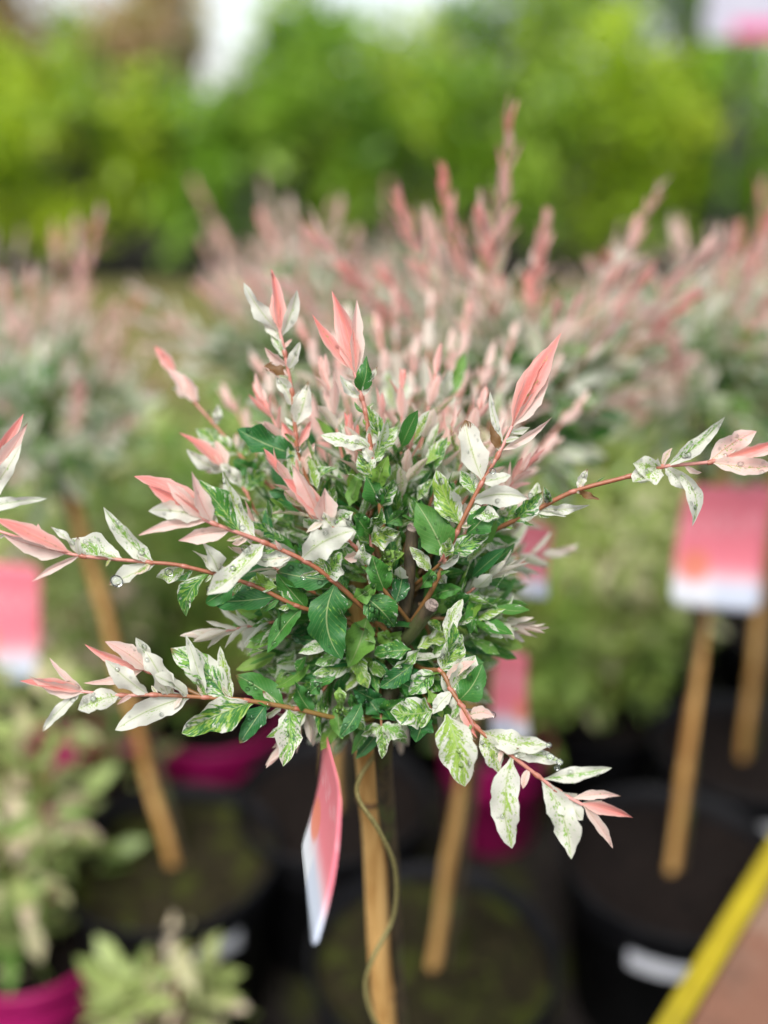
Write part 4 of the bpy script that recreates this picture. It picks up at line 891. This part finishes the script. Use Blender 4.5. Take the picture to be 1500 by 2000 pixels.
    for q_ in range(22):
        x, y = rr_.uniform(650, 860), rr_.uniform(1265, 1395); dep = rr_.uniform(.452, .470); a2 = rr_.uniform(.2, 2.9) if y > 1320 else rr_.uniform(-.6, 3.7); l = rr_.uniform(50, 80)
        put(so, [(x, y, dep), (x+1, y+1, dep)], (x, y, x+math.cos(a2)*l, y+math.sin(a2)*l, l*rr_.uniform(.36, .48), rr_.choice('ggggdv'), rr_.uniform(-35, 35), rr_.uniform(-.1, .1), rr_.uniform(-8, 6)), drops, .7)
    while cnt < 66:
        a = rr_.uniform(0, 6.28); q_ = math.sqrt(rr_.random()); x = 725+q_*200*math.cos(a); y = 1140+q_*250*math.sin(a)
        if y > 1400 or (x < 560 and y > 1200): continue
        dep = rr_.uniform(.466, .490)
        a2 = math.atan2(y-1230, x-770) + rr_.uniform(-.9, .9); l = rr_.uniform(50, 88)
        ty = rr_.choice('ggggvvvds')
        put(so, [(x, y, dep), (x+1, y+1, dep)], (x, y, x+math.cos(a2)*l, y+math.sin(a2)*l, l*rr_.uniform(.30, .42), ty, rr_.uniform(-35, 35), rr_.uniform(-.1, .1), rr_.uniform(-8, 6)), drops, .7); cnt += 1
    tag(drops.build('water_droplets', M['water'], so), kind='stuff')
    # ---------------- far side of the crown: shoots turned away from us
    rb = random.Random(77)
    BK = [(560, 760, .57), (660, 700, .56), (740, 650, .60), (810, 700, .58), (880, 690, .60), (950, 720, .58), (620, 830, .54), (520, 860, .56), (1010, 780, .57), (1060, 880, .55), (430, 980, .55), (1080, 1080, .54), (860, 850, .56), (700, 800, .53), (920, 860, .55), (640, 900, .52), (980, 1150, .53), (470, 1130, .53),
          (500, 700, .60), (590, 640, .62), (680, 630, .62), (770, 590, .64), (840, 600, .63), (910, 620, .62), (1000, 660, .62), (1080, 720, .62), (1120, 800, .60), (450, 780, .60), (1040, 980, .56), (700, 720, .58), (800, 780, .58), (900, 760, .58),
          (560, 1290, .52), (640, 1380, .52), (880, 1380, .52), (780, 1410, .51)]
    for (x, y, dp) in BK:
        mb = MB(); low = y > 1050
        auto_shoot(mb, np.array(P(770+rb.uniform(-40, 40), 1200+rb.uniform(-60, 40), .485)), np.array(P(x, y, dp)), 9, .025, .0085, bow=.012, t0=.30, pinkness=(.2 if low else .75)*rb.uniform(.4, 1.1), tpl='mid', seedr=rb, greenb=1.0, r=.0015)
        mb.build('shoot', [M['leaf'], M['stem']], e)
    # shorter side shoots filling the outline of the crown
    NS = [(470, 1010, .468), (425, 1235, .466), (960, 1120, .468), (1005, 1225, .475), (565, 1445, .468), (890, 1450, .462), (520, 790, .49), (640, 750, .485), (785, 760, .49), (850, 735, .50), (935, 800, .49), (1015, 925, .475), (560, 930, .465), (690, 860, .47), (800, 880, .472), (880, 840, .48), (930, 1010, .462), (510, 1090, .462), (960, 880, .48), (745, 820, .48)]
    for (x, y, dp) in NS:
        mb = MB(); low = y > 1050
        auto_shoot(mb, np.array(P(770+(x-770)*.25, 1200+(y-1200)*.25, .476)), np.array(P(x, y, dp)), 9, .0215, .0074, bow=.006, t0=.30, pinkness=(.25 if low else .85)*rb.uniform(.4, 1.1), tpl='near', seedr=rb, greenb=1.0, r=.0012)
        mb.build('shoot', [M['leaf'], M['stem']], e)
    # deep inner leaves
    rn = np.random.default_rng(4); n = 1050; mb = MB(); B = []
    while len(B) < n:
        x, y = rn.uniform(500, 980), rn.uniform(860, 1430)
        if ((x-735)/230)**2+((y-1140)/285)**2 < 1: B.append(P(x, y, rn.uniform(.464, .57)))
    B = np.array(B); cc = np.array(P(770, 1230, .50)); d = (B-cc); d /= np.linalg.norm(d, axis=1, keepdims=True); d += rn.normal(size=(n, 3))*.55; d /= np.linalg.norm(d, axis=1, keepdims=True)
    l = rn.uniform(.013, .024, n); col = np.stack([np.zeros(n), np.clip(rn.normal(.74, .24, n), .12, 1), rn.random(n), np.zeros(n)], 1)
    leaves(mb, 'mid', B, B+d*l[:, None], l*.36, rn.normal(size=(n, 3))*.8+np.array((0, -.6, .8)), col, fold=.3, arc=rn.uniform(-.1, .08, n), wave=.15)
    tag(mb.build('inner_foliage', M['leaf'], e), kind='stuff')
    # ---------------- tie of clear tape round stake and trunk
    mk = MB()
    for q, (dy, rr) in enumerate(((0, .0125), (.0035, .0130), (-.003, .0120))):
        t = (top.z - P(718, 1468, .485).z)/(top.z-base.z); c = np.array(top + (base-top)*t) + np.array((.006, .004, dy)); pts = []
        for i in range(25):
            a = 2*math.pi*i/24; pts.append(c + np.array((math.cos(a)*rr*1.25, math.sin(a)*rr, .0025*math.sin(a+q))))
        tube(mk, pts, .0009, seg=6, raw=True, cap=False)
    mk.build('tie', M['tie'], s)
    # ---------------- twine winding round the stake
    tw = MB(); pts = [P(735, 1470, .497), P(702, 1520, .494), P(700, 1560, .482), P(742, 1625, .486), P(772, 1700, .508), P(768, 1790, .528), P(728, 1872, .526), P(714, 1930, .538), P(735, 2000, .552), P(790, 2090, .585), P(760, 2200, .60)]
    tube(tw, pts, .0012, seg=8, k=8, bumps=.05)
    o = tw.build('twine', M['twine']); tag(o, 'thin olive twine winding loosely round the stake of the sharp willow', 'twine')
    return e, base, top
hero_e, hb, ht = hero()
# --- hanging tag of the sharp willow: the parallelogram whose corners fall on four photo points
T_, R_, B_, L_ = [np.array(ray(*p)) for p in ((632, 1410), (667, 1540), (613, 1866), (588, 1650))]
A_ = np.stack([T_, -R_, B_, -L_], 1); _, _, vt = np.linalg.svd(A_); k_ = vt[-1]; k_ = k_/k_[0]*0.505
C_ = np.array(CAM)
print('tag depths', k_)
TL_, TR_, BR_, BL_ = C_+T_*k_[0], C_+R_*k_[1], C_+B_*k_[2], C_+L_*k_[3]
print('tag size', np.linalg.norm(TR_-TL_), np.linalg.norm(BL_-TL_))
e, t = card('plant_tag', TL_, TR_, BR_, BL_, 'crimson and white printed tag hanging beside the sharp willow stake', 0.003)
strap(e, [TL_*.9+TR_*.1, np.array(P(640, 1402, .503)), np.array(P(690, 1440, .497)), np.array(P(712, 1462, .490))])
